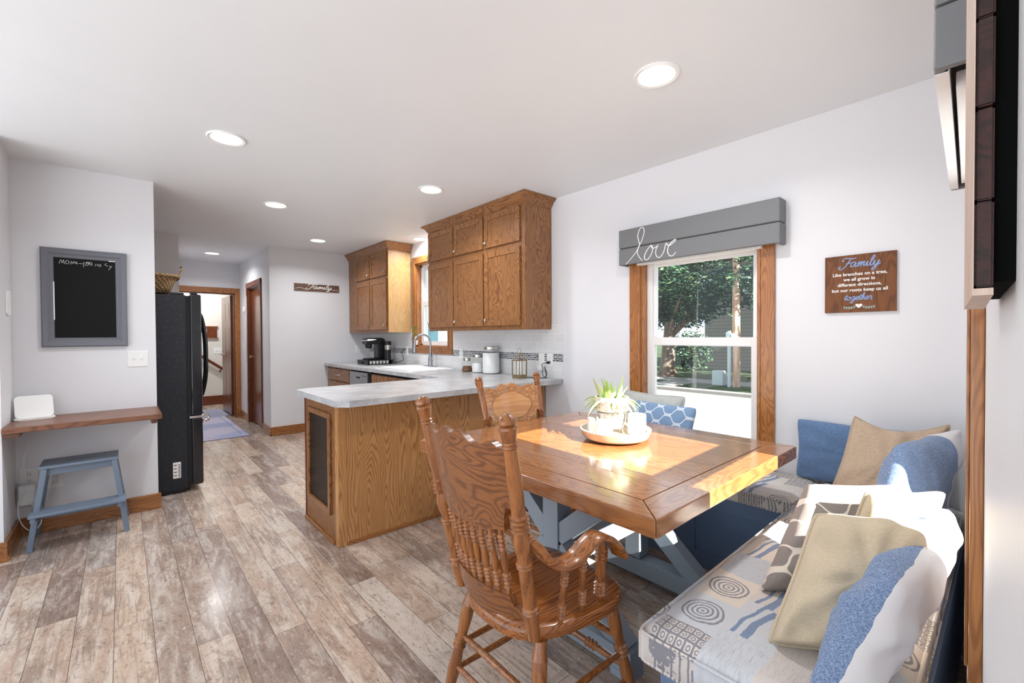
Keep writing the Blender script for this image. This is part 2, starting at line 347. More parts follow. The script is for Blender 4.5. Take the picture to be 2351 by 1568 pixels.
# ---------------------------------------------------------------- geometry helpers
def box(bm, x0, x1, y0, y1, z0, z1, bev=0., seg=2):
    x0, x1 = min(x0, x1), max(x0, x1); y0, y1 = min(y0, y1), max(y0, y1); z0, z1 = min(z0, z1), max(z0, z1)
    v = [bm.verts.new((x, y, z)) for x in (x0, x1) for y in (y0, y1) for z in (z0, z1)]
    fs = [bm.faces.new([v[i] for i in q]) for q in ((0, 1, 3, 2), (4, 6, 7, 5), (0, 4, 5, 1), (2, 3, 7, 6), (0, 2, 6, 4), (1, 5, 7, 3))]
    if bev:
        es = list({e for f in fs for e in f.edges}); bmesh.ops.bevel(bm, geom=es, offset=bev, segments=seg, affect='EDGES', profile=.5)
    return v
def prism(bm, pts, axis, a, b, bev=0.):
    def q(p, t):
        return dict(x=(t, p[0], p[1]), y=(p[0], t, p[1]), z=(p[0], p[1], t))[axis]
    A = [bm.verts.new(q(p, a)) for p in pts]; B = [bm.verts.new(q(p, b)) for p in pts]; n = len(pts)
    fs = [bm.faces.new(A), bm.faces.new(B[::-1])]+[bm.faces.new((A[i], B[i], B[(i+1) % n], A[(i+1) % n])) for i in range(n)]
    if bev: bmesh.ops.bevel(bm, geom=list({e for f in fs for e in f.edges}), offset=bev, segments=2, affect='EDGES', profile=.5)
def bar(bm, p0, p1, w, h, upv=(0, 0, 1), bev=0.):
    p0, p1 = Vector(p0), Vector(p1); d = (p1-p0).normalized(); s = d.cross(Vector(upv)).normalized(); t = s.cross(d)
    v = [bm.verts.new(p+s*a*w/2+t*b*h/2) for p in (p0, p1) for a, b in ((-1, -1), (1, -1), (1, 1), (-1, 1))]
    fs = [bm.faces.new([v[i] for i in q]) for q in ((3, 2, 1, 0), (4, 5, 6, 7), (0, 1, 5, 4), (1, 2, 6, 5), (2, 3, 7, 6), (3, 0, 4, 7))]
    if bev: bmesh.ops.bevel(bm, geom=list({e for f in fs for e in f.edges}), offset=bev, segments=2, affect='EDGES', profile=.5)
def lathe(bm, p0, p1, prof, n=16):
    p0, p1 = Vector(p0), Vector(p1); d = p1-p0; dn = d.normalized(); a = Vector((1, 0, 0)) if abs(dn.x) < .8 else Vector((0, 1, 0))
    s = dn.cross(a).normalized(); t = dn.cross(s); rings = []
    for f, r in prof:
        c = p0+d*f
        rings.append([bm.verts.new(c+(s*math.cos(2*PI*i/n)+t*math.sin(2*PI*i/n))*max(r, 1e-4)) for i in range(n)])
    for A, B in zip(rings, rings[1:]):
        for i in range(n): bm.faces.new((A[i], A[(i+1) % n], B[(i+1) % n], B[i]))
    bm.faces.new(rings[0][::-1]); bm.faces.new(rings[-1])
def crom(pts, k=6, closed=False):
    P = [Vector(p) for p in pts]; out = []; n = len(P)
    for i in range(n if closed else n-1):
        if closed: a, b, c, d = P[(i-1) % n], P[i], P[(i+1) % n], P[(i+2) % n]
        else: a, b, c, d = P[max(i-1, 0)], P[i], P[i+1], P[min(i+2, n-1)]
        for j in range(k):
            t = j/k; out.append(.5*((2*b)+(c-a)*t+(2*a-5*b+4*c-d)*t*t+(3*b-a-3*c+d)*t**3))
    if not closed: out.append(P[-1])
    return out
def tube(bm, pts, r, n=8, closed=False, ell=(1, 1), ref=None):
    P = [Vector(p) for p in pts]; m = len(P); rings = []; s = None
    for i in range(m):
        d = (P[(i+1) % m]-P[i-1]) if closed else (P[min(i+1, m-1)]-P[max(i-1, 0)])
        d.normalize()
        if ref is not None: s = Vector(ref)-d*d.dot(Vector(ref))
        elif s is None: s = d.orthogonal()
        else: s = s-d*d.dot(s)
        s = s.normalized(); t = d.cross(s); rr = r[i] if isinstance(r, (list, tuple)) else r
        rings.append([bm.verts.new(P[i]+s*math.cos(2*PI*k/n)*rr*ell[0]+t*math.sin(2*PI*k/n)*rr*ell[1]) for k in range(n)])
    for i in range(m if closed else m-1):
        A, B = rings[i], rings[(i+1) % m]
        for k in range(n): bm.faces.new((A[k], A[(k+1) % n], B[(k+1) % n], B[k]))
    if not closed: bm.faces.new(rings[0][::-1]); bm.faces.new(rings[-1])
def nb(): return bmesh.new()
def setp(o, label=None, cat=None, group=None, kind=None):
    for k, v in (('label', label), ('category', cat), ('group', group), ('kind', kind)):
        if v: o[k] = v
    return o
WM = {}
def obj(name, bm, m, parent=None, world=True, ang=35, sub=0):
    me = bpy.data.meshes.new(name); bmesh.ops.recalc_face_normals(bm, faces=bm.faces[:]); bm.to_mesh(me); bm.free()
    o = bpy.data.objects.new(name, me); COL.objects.link(o)
    if m: me.materials.append(M[m] if isinstance(m, str) else m)
    me.shade_smooth(); me.set_sharp_from_angle(angle=R(ang))
    if parent is not None:
        o.parent = parent
        if world and parent.name in WM: me.transform(WM[parent.name].inverted())
        WM[o.name] = WM.get(parent.name, Matrix()) if world else Matrix()
    if ang == 35:
        wn = o.modifiers.new('wn', 'WEIGHTED_NORMAL'); wn.keep_sharp = True; wn.weight = 100
    if sub:
        s = o.modifiers.new('sub', 'SUBSURF'); s.levels = sub; s.render_levels = sub
    return o
def thing(name, label, cat, loc=(0, 0, 0), rz=0., group=None):
    o = bpy.data.objects.new(name, None); COL.objects.link(o); o.empty_display_size = .1; o.location = loc; o.rotation_euler = (0, 0, rz)
    WM[o.name] = Matrix.Translation(loc) @ Matrix.Rotation(rz, 4, 'Z'); return setp(o, label, cat, group)
def solo(name, bm, m, label, cat, group=None, loc=None, rz=0., world=True, **k):
    o = obj(name, bm, m, **k)
    if loc is not None:
        mw = Matrix.Translation(loc) @ Matrix.Rotation(rz, 4, 'Z')
        if world: o.data.transform(mw.inverted())
        o.location = loc; o.rotation_euler = (0, 0, rz); WM[o.name] = mw
    return setp(o, label, cat, group)
def struct(name, bm, m, parent=None, **k):
    o = obj(name, bm, m, parent, **k)
    if parent is None: o['kind'] = 'structure'
    return o
def dup(root, loc, rz, label, group=None):
    c = root.copy(); COL.objects.link(c); c.location = loc; c.rotation_euler = (0, 0, rz); c['label'] = label
    if group: c['group'] = group
    for ch in list(root.children):
        d = ch.copy(); COL.objects.link(d); d.parent = c
        for g in list(ch.children):
            e = g.copy(); COL.objects.link(e); e.parent = d
    return c
def textmesh(txt, size, ex=.001, off=0.):
    cu = bpy.data.curves.new('t', 'FONT'); cu.body = txt; cu.size = size; cu.extrude = ex; cu.align_x = 'CENTER'; cu.align_y = 'CENTER'; cu.offset = off; cu.resolution_u = 3
    o = bpy.data.objects.new('t', cu); COL.objects.link(o); bpy.context.view_layer.update()
    me = bpy.data.meshes.new_from_object(o.evaluated_get(bpy.context.evaluated_depsgraph_get())); bpy.data.objects.remove(o)
    return me
# ---------------------------------------------------------------- room shell
XW, ZC, YL, YB, YD = 2.77, 2.435, 4.243, 6.307, 8.2
T = .15
XO, YO = -2.2, -2.6   # how far the open living space to the left is built
bm = nb(); prism(bm, [(XO, YO), (.25, YO), (.25, -.17), (XW+T, -.06), (XW+T, 10.4), (XO, 10.4)], 'z', -.1, 0); struct('floor', bm, 'floor')
bm = nb(); prism(bm, [(XO, YO), (.25, YO), (.25, -.17), (XW+T, -.06), (XW+T, 10.4), (XO, 10.4)], 'z', ZC, ZC+.12); struct('ceiling', bm, 'ceil')
W1 = (.968, 1.745, .585, 1.83); W2 = (4.20, 4.93, 1.15, 2.17)
bm = nb()
y = -.2
for (a, b, c, d) in (W1, W2):
    box(bm, XW, XW+T, y, a, 0, ZC); box(bm, XW, XW+T, a, b, 0, c); box(bm, XW, XW+T, a, b, d, ZC); y = b
box(bm, XW, XW+T, y, 10.4, 0, ZC); struct('wall_right', bm, 'wall')
AN = R(2.5); NO = (1.3, .035, 0); NM = Matrix.Translation(NO) @ Matrix.Rotation(AN, 4, 'Z')
W3 = (.044, .821, .585, 1.83)
bm = nb(); box(bm, -1.05, W3[0], -T, 0, 0, ZC); box(bm, W3[0], W3[1], -T, 0, 0, W3[2]); box(bm, W3[0], W3[1], -T, 0, W3[3], ZC); box(bm, W3[1], 1.6, -T, 0, 0, ZC)
o = struct('wall_near', bm, 'wall'); o.matrix_world = NM
bm = nb(); box(bm, .12, .25, YO, -.19, 0, ZC); struct('wall_partition', bm, 'wall')  # unseen side piece, added with the wall behind to block the sun
bm = nb(); box(bm, XO, .25, YO-T, YO, 0, ZC); struct('wall_behind', bm, 'wall')  # unseen wall added to keep the sun off the floor
bm = nb(); box(bm, -.52, .194, YL, YL+.2, 0, ZC); struct('wall_left', bm, 'wall')
bm = nb(); box(bm, -.7, -.52, 3.82, YL+.2, 0, ZC); box(bm, XO, -.7, 3.82, 3.97, 0, ZC); struct('wall_side', bm, 'wall')
bm = nb(); box(bm, -.7, -.55, YL+.2, 6.27, 0, ZC); box(bm, -.7, .5, 6.27, 6.4, 0, ZC); struct('wall_alcove', bm, 'wall')
bm = nb(); box(bm, 1.431, XW, YB, YB+.12, 0, ZC); struct('wall_back', bm, 'wall')
D2 = (6.80, 7.56, 2.0)
bm = nb(); box(bm, 1.431, 1.55, YB+.12, D2[0], 0, ZC); box(bm, 1.431, 1.55, D2[0], D2[1], D2[2], ZC); box(bm, 1.431, 1.55, D2[1], YD, 0, ZC); struct('wall_hall_right', bm, 'wall')
bm = nb(); box(bm, .38, .5, 6.4, YD, 0, ZC); struct('wall_hall_left', bm, 'wall')
D1 = (.60, 1.36, 1.965)
bm = nb(); box(bm, .38, D1[0], YD, YD+.12, 0, ZC); box(bm, D1[0], D1[1], YD, YD+.12, D1[2], ZC); box(bm, D1[1], 2.7, YD, YD+.12, 0, ZC); struct('wall_hall_end', bm, 'wall')
bm = nb(); box(bm, .3, XW, 10.0, 10.12, 0, ZC); box(bm, .3, .38, YD, 10.0, 0, ZC); struct('wall_stairwell', bm, 'hallwall')
# baseboards
def bboard(name, segs, m):
    bm = nb()
    for (x0, x1, y0, y1, face) in segs:
        box(bm, x0, x1, y0, y1, 0, .112, .004); 
        e = .006
        box(bm, x0-(e if face == '-x' else 0), x1+(e if face == '+x' else 0), y0-(e if face == '-y' else 0), y1, 0, .03, .003)
    return struct(name, bm, m)
bboard('baseboard_left', [(-.505, .21, YL-.016, YL, '-y')], 'trimX')
bboard('baseboard_side', [(-.52, -.504, 3.80, YL-.016, '+x')], 'trimY')
bboard('baseboard_left_corner', [(XO, -.504, 3.804, 3.82, '-y')], 'trimX')
bboard('baseboard_back', [(1.431, 2.2, YB-.016, YB, '-y')], 'trimX')
bboard('baseboard_hall', [(1.415, 1.431, YB-.016, D2[0]-.08, '-x'), (1.415, 1.431, D2[1]+.08, YD, '-x')], 'trimY')
bm = nb(); box(bm, .38, XW, 9.98, 10.0, 0, .17, .004); struct('baseboard_stairwell', bm, 'mahog')
# door casings
bm = nb(); c = .085
box(bm, D1[1], D1[1]+c, YD-.02, YD, 0, D1[2]+c, .005); box(bm, D1[0]-c, D1[0], YD-.02, YD, 0, D1[2]+c, .005)
struct('trim_1', bm, 'trimZ'); bm = nb(); box(bm, D1[0]-c, D1[1]+c, YD-.022, YD, D1[2], D1[2]+c, .005); struct('trim_2', bm, 'trimX')
bm = nb(); box(bm, D1[1]-.015, D1[1], YD, YD+.12, 0, D1[2]); box(bm, D1[0], D1[1], YD, YD+.12, D1[2]-.015, D1[2]); struct('trim_3', bm, 'mahog')
bm = nb()
for a, b in ((D2[0]-.075, D2[0]), (D2[1], D2[1]+.075)): box(bm, 1.411, 1.431, a, b, 0, D2[2]+.075, .005)
box(bm, 1.409, 1.431, D2[0]-.075, D2[1]+.075, D2[2], D2[2]+.075, .006); box(bm, 1.431, 1.55, D2[0], D2[0]+.015, 0, D2[2]); box(bm, 1.431, 1.55, D2[1]-.015, D2[1], 0, D2[2]); struct('trim_4', bm, 'mahog')
bm = nb(); box(bm, 1.47, 1.51, D2[0]+.015, D2[1]-.015, .01, D2[2]-.01, .003); d = struct('door_2', bm, 'mahog')
bm = nb(); lathe(bm, (1.47, 7.47, .98), (1.42, 7.47, .98), [(0, .012), (.5, .012), (.6, .026), (.9, .026), (1, .012)]); obj('door_knob', bm, 'brass', d)
# far six-panel door, ajar into the stairwell
dp = thing('door_1', None, None, (1.34, YD+.14, 0), R(91)); dp['kind'] = 'structure'
bm = nb(); box(bm, 0, .72, -.02, .02, .01, 1.95, .002)
for sx in (.10, .40):
    for z0, z1 in ((.2, .78), (.92, 1.42), (1.55, 1.83)):
        for yy in (-.022, .018): box(bm, sx, sx+.22, yy, yy+.004, z0, z1, .003)
obj('door_leaf', bm, 'mahog', dp, world=False)
bm = nb()
for s in (-1, 1):
    lathe(bm, (.66, 0, .98), (.66, s*.055, .98), [(0, .026), (.2, .026), (.25, .01), (1, .01)]); tube(bm, [(.66, s*.055, .98), (.6, s*.055, .98), (.56, s*.05, .98)], .009)
obj('door_lever', bm, 'nickel', dp, world=False)
for z in (.2, 1.0, 1.78):
    bm = nb(); box(bm, -.012, .03, -.024, -.02, z, z+.09); lathe(bm, (-.006, -.026, z), (-.006, -.026, z+.09), [(0, .007), (1, .007)]); obj('hinge', bm, 'nickel', dp, world=False)
# ---------------------------------------------------------------- windows (local: x along wall, y into room)
def window(name, mw, o4, casing=.084, cm='trimZ', ct='trimX', sill=False, sides=(1, 1), head=True):
    x0, x1, z0, z1 = o4
    root = bpy.data.objects.new(name, None); COL.objects.link(root); root.matrix_world = mw; root['kind'] = 'structure'; root.empty_display_size = .1
    P = lambda n, bm, m: obj(n, bm, m, root, world=False)
    for s, (a, b) in ((0, (x0-casing, x0)), (1, (x1, x1+casing))):
        if sides[s]:
            bm = nb(); box(bm, a, b, 0, .02, z0-casing, z1+(casing if head else 0), .004); q = b-.012 if s == 0 else a
            box(bm, q, q+.012, .02, .026, z0-.012, z1+(.012 if head else 0), .002); P('window_casing', bm, cm)
    bm = nb()
    if head: box(bm, x0-casing, x1+casing, 0, .022, z1, z1+casing, .004)
    box(bm, x0-casing, x1+casing, 0, .022, z0-casing, z0, .004); P('window_head_and_apron', bm, ct)
    bm = nb(); e = .012
    for a, b in ((x0-e*0, x0+e), (x1-e, x1)): box(bm, a, b, -.07, .004, z0, z1)
    box(bm, x0, x1, -.07, .004, z0, z0+e); box(bm, x0, x1, -.07, .004, z1-e, z1); P('window_jamb', bm, cm)
    x0 += e; x1 -= e; z0 += e; z1 -= e; f = .03
    bm = nb()
    for a, b in ((x0, x0+f), (x1-f, x1)): box(bm, a, b, -.14, -.06, z0, z1, .002)
    box(bm, x0, x1, -.14, -.06, z0, z0+.022, .002); box(bm, x0, x1, -.14, -.06, z1-f, z1, .002); P('window_frame', bm, 'vinyl')
    mid = z0+(z1-z0)*.519
    zr0, zr1 = mid-.03, mid+.03
    for nm, za, zb, yy in (('lower_sash', z0+.022, zr1, -.085), ('upper_sash', zr0, z1-f, -.115)):
        bm = nb(); w = .026; a, b = x0+f, x1-f
        box(bm, a, a+w, yy, yy+.022, za, zb, .002); box(bm, b-w, b, yy, yy+.022, za, zb, .002)
        box(bm, a+w, b-w, yy+.001, yy+.021, za+.001, za+(.03 if nm == 'lower_sash' else .055)); box(bm, a+w, b-w, yy+.001, yy+.021, zb-(.055 if nm == 'lower_sash' else .03), zb-.001)
        so = P(nm, bm, 'vinyl')
        bm = nb(); box(bm, a+w-.004, b-w+.004, yy+.009, yy+.013, za+.025, zb-.025); g = obj('pane', bm, 'pane', so, world=False)
    return root
def wmat(x, y, rz): return Matrix.Translation((x, y, 0)) @ Matrix.Rotation(rz, 4, 'Z')
w1 = window('window_1', wmat(XW, 0, R(90)), W1)
w2 = window('window_2', wmat(XW, 0, R(90)), W2)
w3 = window('window_3', NM, W3)
# ---------------------------------------------------------------- recessed ceiling lights
def ray(u, v): return fw+rt*((u-1175.5)/1014.262)-up*((v-784)/1014.262)
def atZ(u, v, z): d = ray(u, v); t = (z-CH)/d.z; return Vector((d.x*t, d.y*t, z))
LP = [(1507, 172), (520, 317), (989, 435), (633, 470), (730, 552), (487, 581), (966, 548)]
LL = ['recessed ceiling light nearest the camera, above the dining table', 'recessed ceiling light in front of the chalkboard wall', 'recessed ceiling light in front of the larger oak wall cabinet', 'recessed ceiling light over the floor between fridge and peninsula', 'recessed ceiling light in front of the small wooden sign on the back wall', 'recessed ceiling light in the hallway past the fridge', 'recessed ceiling light over the sink between the two oak wall cabinets']
lt0 = None
for (u, v), lb in zip(LP, LL):
    p = atZ(u, v, ZC)
    if lt0 is None:
        t = thing('ceiling_light', lb, 'ceiling light', p, 0, 'recessed ceiling lights'); lt0 = t
        bm = nb(); n = 40; pr = [(.098, 0), (.1, -.004), (.094, -.009), (.08, -.006), (.076, 0)]
        rings = [[bm.verts.new((r*math.cos(2*PI*i/n), r*math.sin(2*PI*i/n), z)) for i in range(n)] for r, z in pr]
        for A, B in zip(rings, rings[1:]):
            for i in range(n): bm.faces.new((A[i], A[(i+1) % n], B[(i+1) % n], B[i]))
        obj('trim_ring', bm, 'white', t, world=False)
        bm = nb(); lathe(bm, (0, 0, -.004), (0, 0, -.001), [(0, .078), (1, .078)], 40); obj('diffuser', bm, 'glow', t, world=False)
    else: dup(lt0, p, 0, lb)
    a = bpy.data.lights.new('bulb', 'AREA'); a.shape = 'DISK'; a.size = .15; a.energy = 10; a.color = (.96, .98, 1); a.spread = R(150)
    ao = bpy.data.objects.new('bulb', a); COL.objects.link(ao); ao.location = (p.x, p.y, ZC-.012)
p = Vector((1.1, 9.3, ZC)); dup(lt0, p, 0, 'unseen ceiling light added to brighten the stairwell beyond the open hall door')
a = bpy.data.lights.new('bulb', 'AREA'); a.shape = 'DISK'; a.size = .15; a.energy = 22; ao = bpy.data.objects.new('bulb', a); COL.objects.link(ao); ao.location = (1.1, 9.3, ZC-.012)  # lamp added out of view to brighten the stairwell
# ---------------------------------------------------------------- backsplash
bm = nb(); t0 = XW-.008
box(bm, t0, XW, 2.487, W2[0]-.084, .911, 1.052); box(bm, t0, XW, 2.487, W2[0]-.084, 1.122, 1.379)
box(bm, t0, XW, W2[0]-.084, W2[1]+.084, .911, 1.052); box(bm, t0, XW, W2[1]+.084, YB, .911, 1.052); box(bm, t0, XW, W2[1]+.084, YB, 1.122, 1.36)
bs = struct('trim_5', bm, 'tile'); bs.data.transform(Matrix.Translation((0, -2.49, -.911))); bs.location = (0, 2.49, .911)
bm = nb()
for a, b in ((2.487, W2[0]-.084), (W2[1]+.084, YB)): box(bm, t0-.001, XW, a, b, 1.052, 1.122)
bs = struct('trim_6', bm, 'mosaic'); bs.data.transform(Matrix.Translation((0, -2.49, -1.054))); bs.location = (0, 2.49, 1.054)
# ---------------------------------------------------------------- cabinets
def cab_door(parent, y0, y1, z0, z1, xf, knob, mv='oakZ', mh='oakY', ax='x'):
    """framed flat-panel door on a front that faces -x at xf"""
    fr = .052; bm = nb()
    box(bm, xf-.02, xf, y0, y0+fr, z0, z1, .003); box(bm, xf-.02, xf, y1-fr, y1, z0, z1, .003)
    box(bm, xf-.02, xf, y0+fr, y1-fr, z0, z0+fr, .003); box(bm, xf-.02, xf, y0+fr, y1-fr, z1-fr, z1, .003)
    d = obj('door', bm, mv, parent)
    bm = nb(); box(bm, xf-.012, xf-.002, y0+fr-.006, y1-fr+.006, z0+fr-.006, z1-fr+.006, .001); obj('door_panel', bm, 'oakZ', d)
    if knob:
        ky, kz = knob; bm = nb(); lathe(bm, (xf-.02, ky, kz), (xf-.045, ky, kz), [(0, .007), (.4, .006), (.55, .013), (.8, .015), (1, .009)]); obj('knob', bm, 'nickel', d)
    return d
def crown(bm, x0, x1, y0, y1, z0, z1, out):
    # crown moulding around front (-x) and both ends, mitred
    A = [(x1, y0), (x0, y0), (x0, y1), (x1, y1)]
    prof = [(0, 0), (.006, .012), (.012, .02), (.03, .05), (out-.008, z1-z0-.012), (out, z1-z0-.01), (out, z1-z0)]
    rings = []
    for o_, h in prof: rings.append([bm.verts.new(v) for v in ((x1, y0-o_, z0+h), (x0-o_, y0-o_, z0+h), (x0-o_, y1+o_, z0+h), (x1, y1+o_, z0+h))])
    for A, B in zip(rings, rings[1:]):
        for i in range(3): bm.faces.new((A[i], A[i+1], B[i+1], B[i]))
    bm.faces.new(rings[-1]); bm.faces.new(rings[0][::-1])
def upper(name, label, y0, y1, splits, z0, z1, zm, side, knobside):
    t = thing(name, label, 'cabinet', (XW, y0, z0)); xf = 2.457
    bm = nb(); box(bm, xf, XW-.009, y0, y1, z0, z1, .002); obj('cabinet_body', bm, 'oakZ', t)
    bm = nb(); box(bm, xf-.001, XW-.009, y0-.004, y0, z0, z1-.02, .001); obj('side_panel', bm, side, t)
    bm = nb(); crown(bm, xf, XW-.009, y0-.004, y1+.002, z1-.005, ZC-.003, .06); obj('crown_moulding', bm, 'oakY', t)
    for a, b in splits:
        kn = a+.028 if knobside == 'lo' else b-.028
        cab_door(t, a, b, z0+.035, zm-.02, xf, (kn, z0+.085)); cab_door(t, a, b, zm+.018, z1-.015, xf, (kn, zm+.06))
    return t
upper('wall_cabinet', 'larger six-door oak wall cabinet right of the sink window', 2.615, 4.105, [(2.66, 3.13), (3.15, 3.61), (3.63, 4.09)], 1.329, 2.362, 2.035, 'oakZ', 'hi')
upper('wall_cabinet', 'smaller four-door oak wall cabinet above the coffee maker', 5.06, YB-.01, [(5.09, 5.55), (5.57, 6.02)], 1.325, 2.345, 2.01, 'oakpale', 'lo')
# base run along the window wall (fronts face -x at x=2.13)
xb = 2.13
t = thing('base_cabinet', 'oak base cabinet under the sink beside the dishwasher', 'cabinet', (xb, 3.3, 0))
bm = nb(); box(bm, xb+.02, XW-.01, 3.33, 4.84, .1, .715); box(bm, xb+.09, XW-.01, 3.33, 4.84, 0, .1); box(bm, xb+.02, xb+.035, 3.33, 4.84, .715, .8735); obj('cabinet_body', bm, 'blackmatte', t)
for a, b in ((3.36, 4.0), (4.03, 4.83)):
    bm = nb(); box(bm, xb-.001, xb+.019, a, b, .70, .845, .004); obj('drawer_front', bm, 'oakY', t)
    cab_door(t, a, b, .12, .68, xb+.02, (b-.04, .62))
t = thing('base_cabinet', 'narrow oak drawer base cabinet left of the dishwasher', 'cabinet', (xb, 5.46, 0))
bm = nb(); box(bm, xb+.02, XW-.01, 5.48, YB-.01, 0, .8735); box(bm, xb, xb+.02, 5.97, 5.985, 0, .8735); obj('cabinet_body', bm, 'oakZ', t)
for z0, z1 in ((.70, .85), (.5, .68), (.12, .48)):
    bm = nb(); box(bm, xb-.001, xb+.019, 5.50, YB-.06, z0, z1, .004); d = obj('drawer_front', bm, 'oakY', t)
    bm = nb(); zz = (z0+z1)/2; tube(bm, crom([(xb, 5.80, zz), (xb-.03, 5.82, zz), (xb-.03, 5.90, zz), (xb, 5.92, zz)]), .005); obj('drawer_pull', bm, 'nickel', d)
t = thing('dishwasher', 'grey stainless dishwasher under the counter by the coffee maker', 'dishwasher', (xb, 4.86, 0))
bm = nb(); box(bm, xb+.01, XW-.05, 4.86, 5.46, .0, .868); obj('tub', bm, 'blackmatte', t)
bm = nb(); box(bm, xb-.01, xb+.01, 4.92, 5.45, .12, .85, .004); dd = obj('front_panel', bm, 'steel', t)
bm = nb(); box(bm, xb-.012, xb-.008, 5.13, 5.24, .775, .795, .001); obj('handle_slot', bm, 'blackmatte', dd)
for k in range(5): bm = nb(); lathe(bm, (xb-.0105, 4.97+k*.03, .81), (xb-.013, 4.97+k*.03, .81), [(0, .005), (1, .005)], 10); obj('button', bm, 'black', dd)

# ---------------------------------------------------------------- peninsula
px0, py0, py1 = .968, 2.685, 3.308
t = thing('peninsula_cabinet', 'oak peninsula base with veneered back panel and dark inset end', 'cabinet', (px0, py0, 0))
bm = nb(); box(bm, px0+.012, XW-.01, py0+.008, py1, .0, .8735); obj('cabinet_body', bm, 'oakZ', t)
bm = nb(); box(bm, px0+.05, 2.69, py0, py0+.008, .0, .8735); box(bm, 2.69, XW-.015, py0+.004, py0+.008, 0, .8735); obj('back_panel', bm, 'oakpanel', t)
bm = nb(); box(bm, px0, px0+.05, py0-.004, py0+.05, 0, .8735, .003); obj('corner_post', bm, 'oakpanel', t)
bm = nb(); box(bm, px0+.002, px0+.012, py0+.05, py1+.002, 0, .8735); obj('end_panel', bm, 'oakZ', t)
bm = nb(); box(bm, px0-.003, px0+.015, py1-.012, py1+.008, 0, .8735, .002); obj('rear_edge_strip', bm, 'mahog', t)
ia, ib, iz0, iz1 = 2.795, 3.235, .165, .80
bm = nb(); fr = .035
for a, b, c_, d_ in ((ia, ia+fr, iz0, iz1), (ib-fr, ib, iz0, iz1), (ia+fr, ib-fr, iz0, iz0+fr), (ia+fr, ib-fr, iz1-fr, iz1)): box(bm, px0-.016, px0+.002, a, b, c_, d_, .005)
obj('inset_frame', bm, 'oakZ', t)
bm = nb(); box(bm, px0-.003, px0+.002, ia+fr-.003, ib-fr+.003, iz0+fr-.003, iz1-fr+.003); obj('inset_panel', bm, 'inset', t)
bm = nb(); box(bm, px0-.012, px0+.002, py0+.055, py1, 0, .022, .004); box(bm, px0+.06, 2.69, py0-.013, py0, 0, .022, .004); obj('base_moulding', bm, 'trimX', t)
# worktop: one continuous U-shaped laminate top with a sink cut-out
ZT = .911
SK = (2.22, 2.66, 4.06, 4.82)
outl = [(XW-.009, 2.489), (.965, 2.489), (.905, 2.549), (.905, 3.30), (1.0, 3.335), (2.08, 3.335), (2.10, 3.36), (2.10, YB), (XW-.009, YB)]
bm = nb(); 
def slab(bm, pts, hole, z0, z1):
    # polygon with a rectangular hole, cut into strips
    vo = [bm.verts.new((x, y, z1)) for x, y in pts]; ee = [bm.edges.new((vo[i], vo[(i+1) % len(vo)])) for i in range(len(vo))]
    hx = [(hole[0], hole[2]), (hole[1], hole[2]), (hole[1], hole[3]), (hole[0], hole[3])]
    vh = [bm.verts.new((x, y, z1)) for x, y in hx]; ee += [bm.edges.new((vh[i], vh[(i+1) % 4])) for i in range(4)]
    r = bmesh.ops.triangle_fill(bm, edges=ee, use_beauty=True, normal=(0, 0, 1)); fs = [g for g in r['geom'] if isinstance(g, bmesh.types.BMFace)]
    e = bmesh.ops.extrude_face_region(bm, geom=fs); bmesh.ops.translate(bm, verts=[g for g in e['geom'] if isinstance(g, bmesh.types.BMVert)], vec=(0, 0, z0-z1))
slab(bm, outl, SK, ZT-.037, ZT)
solo('worktop', bm, 'lam', 'grey mottled laminate worktop running from peninsula round to the sink', 'worktop', loc=(.9, 2.5, ZT), ang=30)
# sink
t = thing('sink', 'white enamel drop-in sink below the small window', 'sink', (2.44, 4.5, ZT))
def rrect(x0, x1, y0, y1, r, n=5):
    out = []
    for cx_, cy_, a0 in ((x1-r, y1-r, 0), (x0+r, y1-r, 90), (x0+r, y0+r, 180), (x1-r, y0+r, 270)):
        for k in range(n+1): a = R(a0+90*k/n); out.append((cx_+r*math.cos(a), cy_+r*math.sin(a)))
    return out
bm = nb(); lv = [(rrect(2.17, 2.735, 4.0, 4.88, .05), .0005), (rrect(2.172, 2.733, 4.002, 4.878, .05), .012), (rrect(2.185, 2.72, 4.015, 4.865, .045), .016), (rrect(2.215, 2.63, 4.05, 4.83, .04), .014), (rrect(2.23, 2.62, 4.07, 4.81, .04), .0), (rrect(2.25, 2.60, 4.09, 4.79, .05), -.17), (rrect(2.3, 2.55, 4.14, 4.74, .05), -.18)]
rg = [[bm.verts.new((x, y, ZT+z)) for x, y in pts] for pts, z in lv]
for A, B in zip(rg, rg[1:]):
    n = len(A)
    for i in range(n): bm.faces.new((A[i], A[(i+1) % n], B[(i+1) % n], B[i]))
bm.faces.new(rg[-1]); obj('sink_basin', bm, 'sink', t, ang=50)
